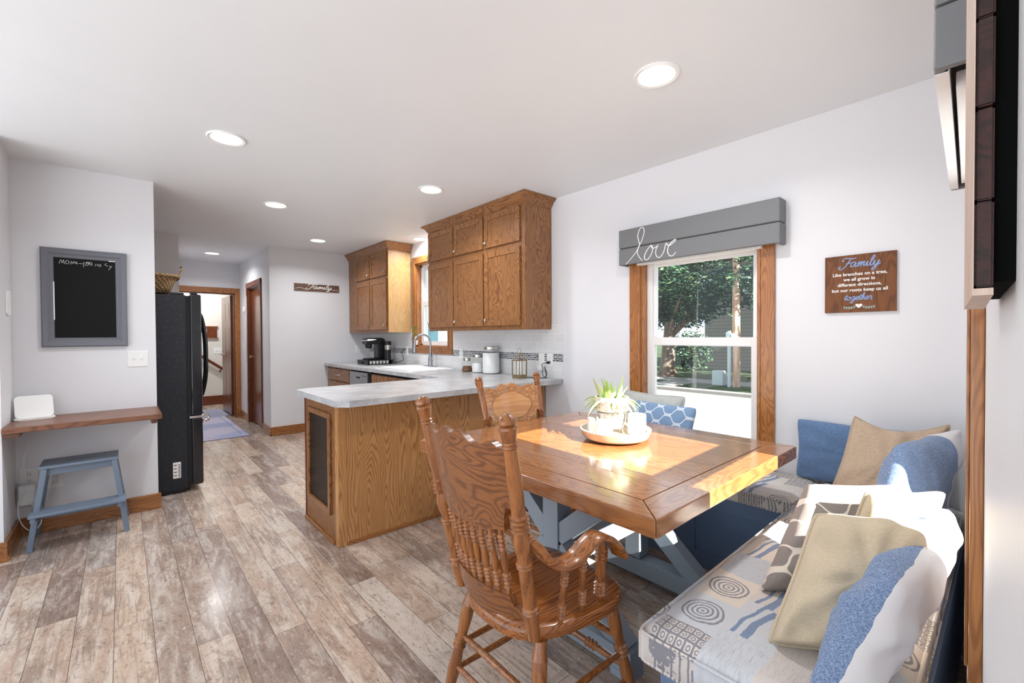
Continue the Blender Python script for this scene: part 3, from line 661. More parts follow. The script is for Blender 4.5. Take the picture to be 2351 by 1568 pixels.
# faucet
t = thing('faucet', 'brushed steel gooseneck faucet behind the white sink', 'faucet', (2.67, 4.50, ZT+.016))
fz = ZT+.016; fx, fy = 2.675, 4.45
bm = nb(); box(bm, fx-.028, fx+.028, fy-.125, fy+.125, fz, fz+.008, .004); obj('deck_plate', bm, 'faucet', t)
bm = nb(); lathe(bm, (fx, fy, fz+.008), (fx, fy, fz+.16), [(0, .028), (.1, .026), (.5, .026), (.8, .018), (1, .015)], 20); obj('faucet_body', bm, 'faucet', t)
bm = nb(); pts = [(fx, fy, fz+.15), (fx, fy, fz+.28)]+[(fx-.085+.085*math.cos(a), fy+.03*(1-math.cos(a)), fz+.28+.085*math.sin(a)) for a in [R(20*k) for k in range(1, 10)]]
tube(bm, crom(pts, 3), .0125, 12); obj('spout', bm, 'faucet', t)
bm = nb(); lathe(bm, (fx-.17, fy+.06, fz+.285), (fx-.172, fy+.062, fz+.165), [(0, .013), (.3, .016), (.8, .021), (1, .02)], 16); obj('spray_head', bm, 'faucet', t)
bm = nb(); lathe(bm, (fx, fy, fz+.07), (fx-.01, fy-.055, fz+.075), [(0, .016), (1, .014)]); tube(bm, [(fx-.01, fy-.05, fz+.075), (fx-.012, fy-.066, fz+.11), (fx-.015, fy-.075, fz+.165)], [.01, .008, .006]); obj('handle', bm, 'faucet', t)
# ---------------------------------------------------------------- fridge and basket
t = thing('refrigerator', 'tall black french-door refrigerator beside the chalkboard wall', 'refrigerator', (-.1, 4.5, 0))
bm = nb(); box(bm, -.45, .40, 4.50, 5.33, .03, 1.625, .006); box(bm, -.4, .39, 4.52, 5.31, 0.005, .03); obj('cabinet_body', bm, 'frside', t)
bm = nb(); box(bm, .43, .505, 4.495, 4.912, .625, 1.635, .012); obj('upper_door', bm, 'frsteel', t)
bm = nb(); box(bm, .43, .505, 4.918, 5.335, .625, 1.635, .012); obj('upper_door', bm, 'frsteel', t)
bm = nb(); box(bm, .43, .505, 4.495, 5.335, .05, .605, .012); obj('freezer_drawer', bm, 'frsteel', t)
bm = nb(); box(bm, .40, .43, 4.51, 5.32, .05, 1.62); obj('door_gasket', bm, 'blackmatte', t)
bm = nb(); box(bm, .415, .515, 4.496, 5.334, .606, .624, .003); obj('trim_strip', bm, 'chrome', t)
for yy in (4.87, 4.96):
    bm = nb(); tube(bm, crom([(.505, yy, 1.50), (.545, yy, 1.47), (.575, yy, 1.28), (.58, yy, 1.1), (.575, yy, .92), (.545, yy, .76), (.505, yy, .73)], 5), .014, 10); obj('door_handle', bm, 'frsteel', t)
bm = nb(); tube(bm, crom([(.505, 4.56, .56), (.55, 4.58, .575), (.57, 4.8, .575), (.57, 5.05, .575), (.55, 5.25, .575), (.505, 5.27, .56)], 5), .014, 10); obj('freezer_handle', bm, 'chrome', t)
bm = nb(); box(bm, .3, .39, 4.51, 4.56, 1.625, 1.645, .004); box(bm, .43, .48, 4.50, 4.54, 1.635, 1.65, .004); obj('hinge_cover', bm, 'black', t)
bm = nb(); box(bm, .30, .352, 4.4985, 4.50, .13, .26); st = obj('energy_sticker', bm, 'letter', t)
bm = nb()
for k in range(9): box(bm, .334, .348, 4.4978, 4.4985, .14+k*.012, .145+k*.012)
for k in range(4): box(bm, .306, .325, 4.4978, 4.4985, .15+k*.028, .156+k*.028)
obj('sticker_print', bm, 'black', st)
t = thing('wicker_basket', 'shallow woven wicker basket on top of the refrigerator', 'basket', (.2, 4.8, 1.625))
bm = nb(); n = 28; pr = [(.70, 0), (.80, .04), (.92, .1), (1, .135), (1.02, .14), (.98, .14), (.88, .1), (.74, .02)]
rg = []
for s_, z in pr:
    rg.append([bm.verts.new((.17+.2*s_*math.copysign(abs(math.cos(2*PI*i/n))**.6, math.cos(2*PI*i/n)), 4.80+.27*s_*math.copysign(abs(math.sin(2*PI*i/n))**.6, math.sin(2*PI*i/n)), 1.647+z)) for i in range(n)])
for A, B in zip(rg, rg[1:]):
    for i in range(n): bm.faces.new((A[i], A[(i+1) % n], B[(i+1) % n], B[i]))
bm.faces.new(rg[0][::-1]); bm.faces.new(rg[-1]); obj('basket_body', bm, 'wicker', t, ang=60)
bm = nb(); pts = [(.17+.205*math.copysign(abs(math.cos(2*PI*i/n))**.6, math.cos(2*PI*i/n)), 4.80+.275*math.copysign(abs(math.sin(2*PI*i/n))**.6, math.sin(2*PI*i/n)), 1.785) for i in range(n)]
tube(bm, pts, .011, 8, True); obj('rim', bm, 'wicker', t)
bm = nb(); tube(bm, crom([(.36, 4.62, 1.78), (.395, 4.64, 1.86), (.38, 4.66, 1.87)], 4), .006); obj('handle', bm, 'wicker', t)
# rug
bm = nb(); box(bm, -.62, .62, -1.06, 1.06, 0, .008, .003)
o = solo('runner_rug', bm, 'rug', 'faded blue and lilac patterned rug on the hallway floor', 'rug'); o.location = (.62, 7.58, .0)
bm = nb(); box(bm, .6, 1.3, 8.4, 9.3, 0, .01, .003); solo('door_mat', bm, 'mat', 'plain blue grey mat on the floor beyond the open hall door', 'mat', loc=(.95, 8.85, 0))
# stairwell things
t = thing('handrail', 'sloping dark wooden handrail on the wall beyond the hall door', 'handrail', (1.1, 9.95, 1.1))
bm = nb(); bar(bm, (.75, 9.94, 1.20), (1.5, 9.94, .62), .03, .05, bev=.006); obj('rail', bm, 'mahog', t)
for x, z in ((.9, 1.05), (1.40, .66)):
    bm = nb(); tube(bm, [(x, 10.0, z-.03), (x, 9.95, z-.04), (x, 9.94, z-.005)], .01); obj('bracket', bm, 'black', t)
t = thing('wall_plaque', 'small reddish wooden plaque on the far stairwell wall', 'plaque', (1.28, 9.98, 1.4))
bm = nb(); box(bm, 1.20, 1.36, 9.97, 9.999, 1.27, 1.47, .004); obj('board', bm, 'mahog', t)
bm = nb(); box(bm, 1.18, 1.38, 9.965, 9.999, 1.47, 1.485); box(bm, 1.18, 1.38, 9.965, 9.999, 1.255, 1.27); obj('edging', bm, 'copper', t)
# ---------------------------------------------------------------- electrical plates (local: x along wall, y into room)
def plate(name, label, cat, mw, w, h, kind, group=None):
    root = bpy.data.objects.new(name, None); COL.objects.link(root); root.matrix_world = mw; root.empty_display_size = .05; setp(root, label, cat, group)
    bm = nb(); box(bm, -w/2, w/2, 0, .006, -h/2, h/2, .003); obj('cover_plate', bm, 'white', root, world=False)
    if kind[0] == 's':
        n = int(kind[1])
        for k in range(n):
            cx_ = (k-(n-1)/2)*.046; bm = nb(); box(bm, cx_-.005, cx_+.005, .006, .016, -.004, .012, .002); obj('toggle', bm, 'white', root, world=False)
    if kind[0] == 'o':
        for dz in (-.02, .02):
            bm = nb(); box(bm, -.014, .014, .006, .009, dz-.014, dz+.014, .002); s = obj('socket', bm, 'white', root, world=False)
            bm = nb(); box(bm, -.007, -.005, .009, .0095, dz-.004, dz+.006); box(bm, .005, .007, .009, .0095, dz-.004, dz+.006); obj('slots', bm, 'black', s, world=False)
    return root
def onY(x, y, z): return Matrix.Translation((x, y, z)) @ Matrix.Rotation(PI, 4, 'Z')      # wall facing -y
def onX(x, y, z): return Matrix.Translation((x, y, z)) @ Matrix.Rotation(PI/2, 4, 'Z')    # wall facing -x
def onXp(x, y, z): return Matrix.Translation((x, y, z)) @ Matrix.Rotation(-PI/2, 4, 'Z')  # wall facing +x
plate('light_switch', 'white double toggle light switch below the chalkboard', 'light switch', onY(.089, YL, 1.124), .115, .115, 's2')
plate('wall_outlet', 'white wall outlet on the back wall left of the coffee maker', 'outlet', onY(2.575, YB, 1.09), .07, .115, 'o')
plate('wall_outlet', 'white tile outlet under the wall cabinet with a black cord plugged in', 'outlet', onX(t0, 2.63, 1.065), .07, .115, 'o')
plate('light_switch', 'white wall plate on the tile between lantern and corded outlet', 'light switch', onX(t0, 2.73, 1.065), .07, .115, 's1')
plate('wall_outlet', 'white outlet on the tile left of the smallest glass jar', 'outlet', onX(t0, 3.95, 1.09), .07, .115, 'o')
plate('wall_outlet', 'white outlet on the tile behind the coffee maker with its cord', 'outlet', onX(t0, 5.17, 1.09), .07, .115, 'o')
plate('wall_outlet', 'white outlet low on the wall behind the step stool', 'outlet', onY(-.345, YL, .335), .075, .115, 'o')
plate('wall_outlet', 'white outlet under the shelf with a charger block in it', 'outlet', onY(-.462, YL, .37), .085, .12, 'o')
plate('light_switch', 'white double plate on the far stairwell wall above the handrail', 'light switch', onY(1.37, 10.0, 1.02), .13, .115, 's2')
plate('light_switch', 'white switch on the hallway wall between the two doors', 'light switch', onX(1.431, 7.95, 1.12), .07, .115, 's1')
bm = nb(); box(bm, 1.40, 1.431, 7.78, 7.86, 1.66, 1.74, .012); solo('thermostat', bm, 'white', 'small white rounded sensor high on the hallway wall', 'sensor', loc=(1.43, 7.82, 1.7))
t = thing('door_chime', 'white two-piece sensor on the narrow side wall left of the chalkboard', 'sensor', (-.52, 4.05, 1.49))
bm = nb(); box(bm, -.52, -.505, 4.045, 4.085, 1.42, 1.57, .004); obj('sensor_body', bm, 'white', t)
bm = nb(); box(bm, -.52, -.51, 4.015, 4.035, 1.43, 1.56, .003); obj('magnet', bm, 'white', t)
t = thing('charger_block', 'white square charger block plugged in below the shelf with a looped cable', 'charger', (-.468, YL, .27))
bm = nb(); box(bm, -.51, -.428, YL-.06, YL-.007, .20, .335, .014, 3); obj('charger_body', bm, 'white', t)
bm = nb(); tube(bm, crom([(-.47, YL-.06, .33), (-.465, YL-.1, .36), (-.475, YL-.09, .5), (-.455, YL-.05, .65), (-.46, YL-.03, .757)], 6), .0025, 6); obj('cable', bm, 'white', t)
bm = nb(); tube(bm, crom([(-.47, YL-.06, .31), (-.5, YL-.1, .24), (-.49, YL-.12, .12), (-.44, YL-.15, .06), (-.40, YL-.14, .10), (-.41, YL-.11, .16), (-.46, YL-.07, .23)], 6), .0025, 6); obj('cable', bm, 'white', t)
# ---------------------------------------------------------------- left wall: chalkboard, shelf, router, stool
t = thing('chalkboard', 'grey framed chalkboard with chalk scrawl on the left wall', 'chalkboard', (-.175, YL, 1.55))
cx0, cx1, cz0, cz1, fr = -.393, .036, 1.219, 1.88, .062
bm = nb()
prof = [(0, 0), (0, .028), (.008, .034), (.016, .03), (.03, .028), (.045, .018), (fr-.004, .02), (fr, .014), (fr, .002)]
rg = []
for o_, d_ in prof: rg.append([bm.verts.new((x, YL-d_-.0005, z)) for x, z in ((cx0+o_, cz0+o_), (cx1-o_, cz0+o_), (cx1-o_, cz1-o_), (cx0+o_, cz1-o_))])
for A, B in zip(rg, rg[1:]):
    for i in range(4): bm.faces.new((A[i], A[(i+1) % 4], B[(i+1) % 4], B[i]))
obj('frame', bm, 'greyframe', t, ang=20)
bm = nb(); box(bm, cx0+fr-.004, cx1-fr+.004, YL-.010, YL-.001, cz0+fr-.004, cz1-fr+.004); cb = obj('slate', bm, 'board', t)
# chalk scrawl "mom - 10:40" with a little arrow
def strokes(bm, S_, ox, oz, sx, sz, put, r=.002, k=5, ell=(1, .5)):
    for s_ in S_:
        P = crom([(ox+a*sx, oz+b*sz, 0) for a, b in s_], k); tube(bm, [put(p.x, p.y) for p in P], r, 5)
bm = nb(); pt = lambda a, b: Vector((a, YL-.0115, b))
scr = [[(0, 0), (.25, .9), (.4, .2), (.6, .9), (.7, 0)], [(.95, .75), (.85, .3), (1.1, .05), (1.35, .4), (1.15, .85), (.95, .75)], [(1.55, 0), (1.65, .7), (1.85, .2), (2.0, .75), (2.2, .25), (2.35, .7), (2.4, .1)],
       [(2.6, .35), (3.2, .35)], [(3.35, .8), (3.3, -.4)], [(3.7, .8), (3.6, .1), (3.9, .1), (4.0, .7), (3.7, .5), (3.9, .85)], [(4.1, .7), (4.3, .1), (4.5, .5), (4.2, .8), (4.0, .3)], [(4.9, .0), (5.0, .45)], [(5.15, .1), (5.3, .55)], [(5.5, .4), (5.4, .1), (5.65, .05), (5.7, .4), (5.5, .4)],
       [(6.55, .85), (6.3, .5), (6.5, .3), (6.75, .2)], [(6.95, .35), (7.15, .0), (7.3, .3)], [(7.15, 0), (6.8, -.7)]]
strokes(bm, scr, cx0+fr+.025, cz1-fr-.04, .036, .030, pt, .0013); obj('chalk_writing', bm, 'chalk', cb)
bm = nb(); box(bm, cx0+fr-.004, cx0+fr+.002, YL-.022, YL-.012, 1.40, 1.655, .001); box(bm, -.06, -.025, YL-.022, YL-.012, cz1-fr-.003, cz1-fr+.003, .001); obj('worn_edge', bm, 'letter', t)
t = thing('wall_shelf', 'reddish brown wooden wall shelf under the chalkboard', 'shelf', (-.16, 4.0, .74))
zs = .765
bm = nb(); box(bm, -.519, .20, 3.79, YL-.001, zs-.034, zs, .005); obj('shelf_board', bm, 'shelfw', t)
bm = nb(); box(bm, .15, .18, 3.99, YL-.001, zs-.09, zs-.034, .004); box(bm, .15, .18, 3.86, 3.99, zs-.065, zs-.034, .004); obj('bracket', bm, 'shelfw', t)
bm = nb(); box(bm, -.518, -.45, 3.82, YL-.001, zs-.062, zs-.034, .003); obj('cleat', bm, 'shelfw', t)
t = thing('internet_router', 'white tilted plastic router standing on the wall shelf', 'router', (-.42, 4.12, zs))
bm = nb(); prism(bm, rrect(-.09, .09, -.045, .045, .02), 'z', 0, .012, .004); o = obj('base', bm, 'white', t, world=False)
bm = nb(); prism(bm, [(x, z) for x, z in rrect(-.085, .085, 0, .145, .018)], 'y', -.012, .012, .005); bmesh.ops.rotate(bm, verts=bm.verts[:], cent=(0, 0, 0), matrix=Matrix.Rotation(R(-22), 3, 'X')); bmesh.ops.translate(bm, verts=bm.verts[:], vec=(0, -.01, .008)); obj('body', bm, 'white', t, world=False)
t.rotation_euler = (0, 0, R(12)); 
# step stool
t = thing('step_stool', 'blue grey painted wooden step stool under the shelf', 'stool', (-.2, 4.0, 0))
def leg4(name, p0, p1, w=.028, h=.045, m='bluegrey'):
    bm = nb(); bar(bm, p0, p1, w, h, (0, 1, 0), .003); return obj(name, bm, m, t)
bm = nb(); box(bm, -.385, -.025, 3.875, 4.11, .482, .5, .004)
o = obj('top_step', bm, 'bluegrey', t)
bm = nb(); box(bm, -.27, -.135, 3.985, 3.997, .4996, .5006); obj('grip_slot', bm, 'black', o)
leg4('leg', (-.43, 3.885, .0), (-.362, 3.9, .482)); leg4('leg', (.012, 3.885, 0), (-.045, 3.9, .482))
leg4('leg', (-.43, 4.2, .0), (-.362, 4.085, .482)); leg4('leg', (.012, 4.2, 0), (-.045, 4.085, .482))
bm = nb(); box(bm, -.36, -.05, 3.895, 3.915, .44, .482, .003); obj('apron', bm, 'bluegrey', t)
bm = nb(); box(bm, -.36, -.05, 4.07, 4.09, .44, .482, .003); obj('apron', bm, 'bluegrey', t)
bm = nb(); box(bm, -.425, .01, 3.79, 3.93, .218, .236, .004); obj('lower_step', bm, 'bluegrey', t)
bm = nb(); box(bm, -.40, -.015, 3.905, 3.925, .175, .218, .003); obj('apron', bm, 'bluegrey', t)
for x in (-.405, -.02):
    bm = nb(); box(bm, x-.012, x+.012, 3.80, 4.14, .19, .218, .002); obj('side_rail', bm, 'bluegrey', t)
# ---------------------------------------------------------------- counter items
def jar(label, x, y, r, h, fill, fm, squat=0):
    t = thing('glass_jar', label, 'jar', (x, y, ZT), 0, 'glass canisters on the counter')
    bm = nb(); n = 32
    if squat: pr = [(0, r*.8), (.04, r*.95), (.15, r), (.4, r*.85), (.62, r), (.8, r*.8), (.86, r*.6), (1, r*.6)]
    else: pr = [(0, r*.86), (.03, r*.97), (.08, r), (.8, r), (.87, r*.93), (.92, r*.78), (1, r*.78)]
    lathe(bm, (x, y, ZT+.001), (x, y, ZT+h), pr, n); obj('jar_glass', bm, 'jar', t)
    hf = h*fill; pf = [(f, q-.005) for f, q in pr if f*h < hf]; bm = nb(); lathe(bm, (x, y, ZT+.005), (x, y, ZT+hf), [(f*h/hf, q) for f, q in pf]+[(1, pf[-1][1])], n); obj('contents', bm, fm, t)
    rl = pr[-1][1]+.004; bm = nb(); lathe(bm, (x, y, ZT+h-.004), (x, y, ZT+h+.028), [(0, rl), (.1, rl+.002), (.25, rl), (.8, rl), (.92, rl-.002), (1, rl-.01)], n); obj('lid', bm, 'nickel', t)
jar('largest glass jar of white flour with a silver lid on the counter', 2.665, 3.32, .085, .235, .86, 'flour')
jar('middle glass jar half full of white sugar beside the largest jar', 2.655, 3.515, .062, .155, .62, 'flour')
jar('smallest squat glass jar of brown powder at the left of the three', 2.64, 3.68, .058, .115, .5, 'cocoa', 1)
t = thing('lantern', 'small brass lantern with mercury glass on the counter end', 'lantern', (2.56, 2.80, ZT))
lx, ly, w = 2.56, 2.80, .045
bm = nb(); box(bm, lx-w, lx+w, ly-w, ly+w, ZT+.001, ZT+.03, .002); obj('base', bm, 'brass', t)
bm = nb()
for sx in (-1, 1):
    for sy in (-1, 1): box(bm, lx+sx*w*.95-.004, lx+sx*w*.95+.004, ly+sy*w*.95-.004, ly+sy*w*.95+.004, ZT+.03, ZT+.15)
box(bm, lx-w*1.08, lx+w*1.08, ly-w*1.08, ly+w*1.08, ZT+.15, ZT+.158, .001); obj('frame', bm, 'brass', t)
bm = nb(); lathe(bm, (lx, ly, ZT+.032), (lx, ly, ZT+.148), [(0, .03), (1, .03)], 20); obj('candle_sleeve', bm, 'mercury', t)
bm = nb()
for sx in (-1, 1):
    for sy in (-1, 1): tube(bm, [(lx+sx*w*.9, ly+sy*w*.9, ZT+.158), (lx+sx*.012, ly+sy*.012, ZT+.195)], .003, 6)
box(bm, lx-.014, lx+.014, ly-.014, ly+.014, ZT+.192, ZT+.204, .002); lathe(bm, (lx, ly, ZT+.204), (lx, ly, ZT+.214), [(0, .007), (1, .004)], 10); obj('roof', bm, 'brass', t)
bm = nb(); tube(bm, [(lx, ly+.022*math.cos(R(a)), ZT+.234+.022*math.sin(R(a))) for a in range(0, 360, 24)], .002, 6, True); obj('ring', bm, 'brass', t)
t = thing('power_cord', 'black coiled cord hanging from the outlet beside the lantern', 'cord', (2.72, 2.64, .95))
bm = nb(); lathe(bm, (t0-.007, 2.63, 1.045), (t0-.045, 2.63, 1.045), [(0, .012), (.7, .012), (1, .006)], 10); obj('plug', bm, 'black', t)
bm = nb(); tube(bm, crom([(t0-.04, 2.63, 1.045), (t0-.07, 2.66, 1.03), (t0-.05, 2.67, 1.0), (t0-.06, 2.66, .94), (t0-.05, 2.63, .915), (t0-.07, 2.62, .98), (t0-.06, 2.64, 1.005), (t0-.05, 2.62, .95), (t0-.07, 2.635, .918), (t0-.09, 2.67, .916), (t0-.11, 2.72, .916), (2.62, 2.765, .917), (2.609, 2.79, .92)], 6), .003, 6); obj('cable', bm, 'black', t)
bm = nb(); box(bm, t0-.045, t0-.007, 2.685, 2.745, .975, 1.02, .003); solo('plug_adapter', bm, 'white', 'white square plug adapter stuck low on the tile beside the lantern', 'plug adapter', loc=(t0, 2.71, 1.0))
# coffee maker and pod drawer
ca = R(0)
t = thing('pod_drawer', 'black coffee pod drawer with white pods showing under the coffee maker', 'drawer', (2.5, 5.55, ZT), ca)
bm = nb(); box(bm, -.17, .17, -.16, .16, .001, .012); box(bm, -.17, .17, -.16, .16, .052, .06, .002); box(bm, .15, .17, -.16, .16, .012, .052); box(bm, -.17, .15, .15, .16, .012, .052); obj('drawer_case', bm, 'black', t, world=False)
bm = nb(); box(bm, -.172, -.16, -.16, .16, .008, .055, .002); lathe(bm, (-.172, 0, .03), (-.19, 0, .03), [(0, .01), (1, .012)], 10); obj('drawer_front', bm, 'black', t, world=False)
for k in range(6):
    bm = nb(); lathe(bm, (-.12+k*.046, -.13, .012), (-.12+k*.046, -.13, .05), [(0, .015), (.9, .02), (1, .021)], 12); obj('coffee_pod', bm, 'white', t, world=False)
t = thing('coffee_maker', 'black pod coffee maker standing on the pod drawer', 'coffee maker', (2.52, 5.57, ZT+.061), ca)
bm = nb(); box(bm, -.15, .12, -.08, .08, 0, .02, .008); box(bm, .0, .10, -.07, .07, .02, .24, .01); obj('body', bm, 'black', t, world=False)
bm = nb(); prism(bm, [(-.15, .2), (-.16, .23), (-.15, .275), (-.12, .285), (.06, .285), (.10, .26), (.10, .2)], 'y', -.075, .075, .008); hd = obj('brew_head', bm, 'black', t, world=False)
bm = nb(); prism(bm, [(-.165, .245), (-.14, .272), (-.02, .27), (-.03, .25), (-.14, .245)], 'y', -.078, .078, .003); obj('lid_handle', bm, 'chrome', hd, world=False)
bm = nb(); lathe(bm, (-.10, 0, .15), (-.10, 0, .2), [(0, .03), (.3, .045), (1, .045)], 18); obj('spout', bm, 'black', t, world=False)
t = thing('milk_frother', 'black and steel frother cup beside the coffee maker', 'frother', (2.62, 5.43, ZT+.061))
bm = nb(); lathe(bm, (0, 0, 0), (0, 0, .25), [(0, .045), (.5, .04), (.51, .04)], 20); obj('base', bm, 'black', t, world=False)
bm = nb(); lathe(bm, (0, 0, .125), (0, 0, .19), [(0, .038), (1, .046)], 20); obj('steel_cup', bm, 'nickel', t, world=False)
bm = nb(); lathe(bm, (0, 0, .19), (0, 0, .24), [(0, .047), (.9, .047), (1, .04)], 20); obj('lid', bm, 'black', t, world=False)
t = thing('power_cord', 'black cord looping from the outlet behind the coffee maker', 'cord', (2.74, 5.2, 1.0))
bm = nb(); tube(bm, crom([(t0-.008, 5.17, 1.11), (t0-.05, 5.17, 1.10), (t0-.06, 5.2, 1.06), (t0-.05, 5.17, .98), (t0-.06, 5.25, .95), (t0-.1, 5.33, .93), (2.68, 5.4, .975)], 6), .004, 6); obj('cable', bm, 'black', t)
# window plant
t = thing('hanging_plant', 'small trailing green plant in a white pot on the sink window frame', 'plant', (2.74, 4.86, 1.2))
bm = nb(); lathe(bm, (2.735, 4.89, 1.17), (2.735, 4.89, 1.225), [(0, .022), (1, .03)], 16); obj('pot', bm, 'white', t)
random.seed(3); bm = nb()
for k in range(26):
    a = random.uniform(0, 2*PI); h = random.uniform(0, .16); p = Vector((2.725+.015*math.cos(a), 4.89+.045*math.sin(a)*(1-h*3), 1.225+h)); d = Vector((-abs(math.cos(a)), math.sin(a), .5)).normalized()*.035; s = d.cross(Vector((0, 0, 1))).normalized()*.013
    v = [bm.verts.new(q) for q in (p, p+d*.5+s, p+d, p+d*.5-s)]; bm.faces.new(v)
obj('leaves', bm, 'leafg', t)
# ---------------------------------------------------------------- signs
def basis(o, mw, local): o.matrix_world = mw
# cursive strokes (unit = x-height)
CUR = {
 'F': ([[(.1, .3), (-.15, .0), (.2, -.35), (.75, -.1), (1.15, .7), (1.5, 1.75)], [(.45, 1.2), (.15, 1.45), (.45, 1.85), (1.1, 1.8), (1.9, 1.65), (2.35, 1.85)], [(.95, .75), (1.35, .8), (1.7, .9)]], 1.75),
 'a': ([[(.8, .85), (.4, 1.0), (.05, .5), (.2, .02), (.55, .2), (.82, .85), (.78, .25), (.95, .02), (1.2, .3)]], 1.15),
 'm': ([[(0, .45), (.2, .95), (.25, .5), (.12, 0), (.45, .8), (.62, .9), (.62, .4), (.55, 0), (.85, .8), (1.05, .9), (1.02, .3), (1.15, .02), (1.4, .3)]], 1.35),
 'i': ([[(0, .3), (.25, .95), (.18, .2), (.35, .0), (.6, .3)], [(.38, 1.35), (.4, 1.42)]], .55),
 'l': ([[(0, .3), (.45, 1.3), (.5, 1.9), (.28, 1.85), (.18, 1.0), (.22, .1), (.45, .02), (.65, .35)]], .6),
 'y': ([[(0, .4), (.2, .95), (.18, .2), (.4, .02), (.65, .4), (.85, .95), (.75, .2), (.55, -.6), (.25, -.95), (.1, -.65), (.5, -.2), (1.2, .35)]], 1.1),
 't': ([[(0, .3), (.3, 1.1), (.4, 1.5), (.25, .4), (.35, .02), (.65, .3)], [(.05, 1.05), (.65, 1.15)]], .6),
 'o': ([[(.7, .9), (.3, .9), (.05, .4), (.3, 0), (.7, .3), (.65, .8), (.5, .85), (.8, .7), (1.05, .75)]], .95),
 'g': ([[(.8, .85), (.4, 1.0), (.05, .5), (.2, .05), (.55, .2), (.82, .9), (.7, -.2), (.45, -.85), (.15, -.8), (.2, -.45), (.7, -.1), (1.1, .35)]], 1.0),
 'e': ([[(0, .3), (.45, .5), (.6, .85), (.35, 1.0), (.12, .6), (.2, .1), (.5, .02), (.8, .35)]], .72),
 'h': ([[(0, .3), (.4, 1.3), (.45, 1.85), (.25, 1.8), (.15, .9), (.1, 0), (.35, .7), (.6, .9), (.62, .3), (.75, .02), (.98, .3)]], .92),
 'r': ([[(0, .3), (.25, 1.05), (.32, .88), (.62, .92), (.55, .4), (.65, .02), (.9, .3)]], .8)}
def cursive(word, size, slant=.25):
    x = 0; out = []
    for ch in word:
        st, adv = CUR[ch]
        for s in st: out.append([((x+a)*size+b*size*slant, b*size) for a, b in s])
        x += adv
    return out, x*size
def script_on(bm, word, size, cx_, cz_, put, r, slant=.25, xs=1.):
    st, w = cursive(word, size, slant)
    for s in st:
        P = crom([(cx_+(a-w/2)*xs, cz_+b, 0) for a, b in s], 5); tube(bm, [put(p.x, p.y) for p in P], r, 6)
# sign mesh local frames: x to the viewer's right, z up, y toward the wall
sg = thing('wooden_sign', 'square brown wooden family quote sign on the wall right of the window', 'sign', (XW-.001, .505, 1.53), R(-90))
# rz=-90: local x -> -Y (viewer's right), local y -> +X (into wall)
hw, hh = .142, .144
bm = nb(); box(bm, -hw, hw, -.014, 0, -hh, hh, .001); bd = obj('board', bm, 'signw', sg, world=False)
zf = -.0145; put = lambda a, b: Vector((a, zf, b))
bm = nb(); script_on(bm, 'Family', .0245, .0, .083, put, .0024); obj('blue_script', bm, 'lblue', bd, world=False)
bm = nb(); script_on(bm, 'together', .0175, -.005, -.083, put, .0018); obj('blue_script', bm, 'lblue', bd, world=False)
for k, s_ in enumerate(('Like branches on a tree,', 'we all grow in', 'different directions,', 'but our roots keep us all')):
    me = textmesh(s_, .0222, .0008, .0005); me.transform(Matrix.Translation((0, zf, (.047, .021, -.006, -.033)[k])) @ Matrix.Rotation(R(90), 4, 'X')); me.materials.append(M['letter'])
    o = bpy.data.objects.new('white_text', me); COL.objects.link(o); o.parent = bd
bm = nb(); hp = [(16*math.sin(a)**3, 13*math.cos(a)-5*math.cos(2*a)-2*math.cos(3*a)-math.cos(4*a)) for a in [2*PI*k/40 for k in range(40)]]
prism(bm, [(x*.0009, -.112+z*.0008) for x, z in hp], 'y', zf-.001, zf+.001); obj('heart', bm, 'letter', bd, world=False)
bm = nb()
for s in (-1, 1):
    tube(bm, [put(s*(.012+k*.01), -.118-.004*math.sin(k*.7)) for k in range(6)], .001, 5)
    for k in range(5):
        for e in (-1, 1): tube(bm, [put(s*(.016+k*.01), -.118-.004*math.sin(k*.7)), put(s*(.022+k*.01), -.118-.004*math.sin(k*.7)+e*.006)], [.0008, .002], 5)
obj('leaf_sprig', bm, 'mint', bd, world=False)
sg = thing('wooden_sign', 'long narrow wooden Family sign on the back wall', 'sign', (2.017, YB-.001, 1.942))
bm = nb(); box(bm, -.292, .292, -.018, 0, -.047, .047, .002); bd = obj('board', bm, 'signw2', sg, world=False)
put = lambda a, b: Vector((a, -.0185, b)); bm = nb(); script_on(bm, 'Family', .033, .02, -.016, put, .0042, .3, 1.55)
tube(bm, [put(*p) for p in [(-.28, -.02), (-.22, -.008), (-.18, -.018), (-.16, -.03)]], .0025, 5); tube(bm, [put(*p) for p in [(.2, -.022), (.24, -.018), (.28, -.028)]], .0025, 5); obj('white_script', bm, 'letter', bd, world=False)
# ---------------------------------------------------------------- valances
def valance(label, mw, x0, x1, z0, z1, dep, word=None, side=None):
    root = bpy.data.objects.new('window_valance', None); COL.objects.link(root); root.matrix_world = mw; root.empty_display_size = .1; setp(root, label, 'valance')
    zm = z0+(z1-z0)*.47
    for a, b in ((z0, zm-.002), (zm+.002, z1)):
        bm = nb(); box(bm, x0, x1, dep-.02, dep, a, b, .008, 3); box(bm, x0-.002, x0+.02, .0, dep-.001, a-.0005, b+.0005, .006); box(bm, x1-.02, x1+.002, .0, dep-.001, a-.0005, b+.0005, .006); bb = obj('board', bm, 'grey', root, world=False)
    bm = nb(); box(bm, x0+.015, x1-.015, .001, dep-.02, zm-.015, zm+.015); obj('backing_batten', bm, 'grey', root, world=False)
    if word:
        bm = nb(); pt = lambda a, b: Vector((a, dep+.001, b)); strokes(bm, word, side[0], side[1], side[2], side[3], pt, .0032, 6); obj('white_script', bm, 'letter', root, world=False)
    bm = nb(); box(bm, x0+.11, x1-.11, .0, .045, z0-.006, z0+.03, .003); obj('blind_rail', bm, 'vinyl', root, world=False)
    return root
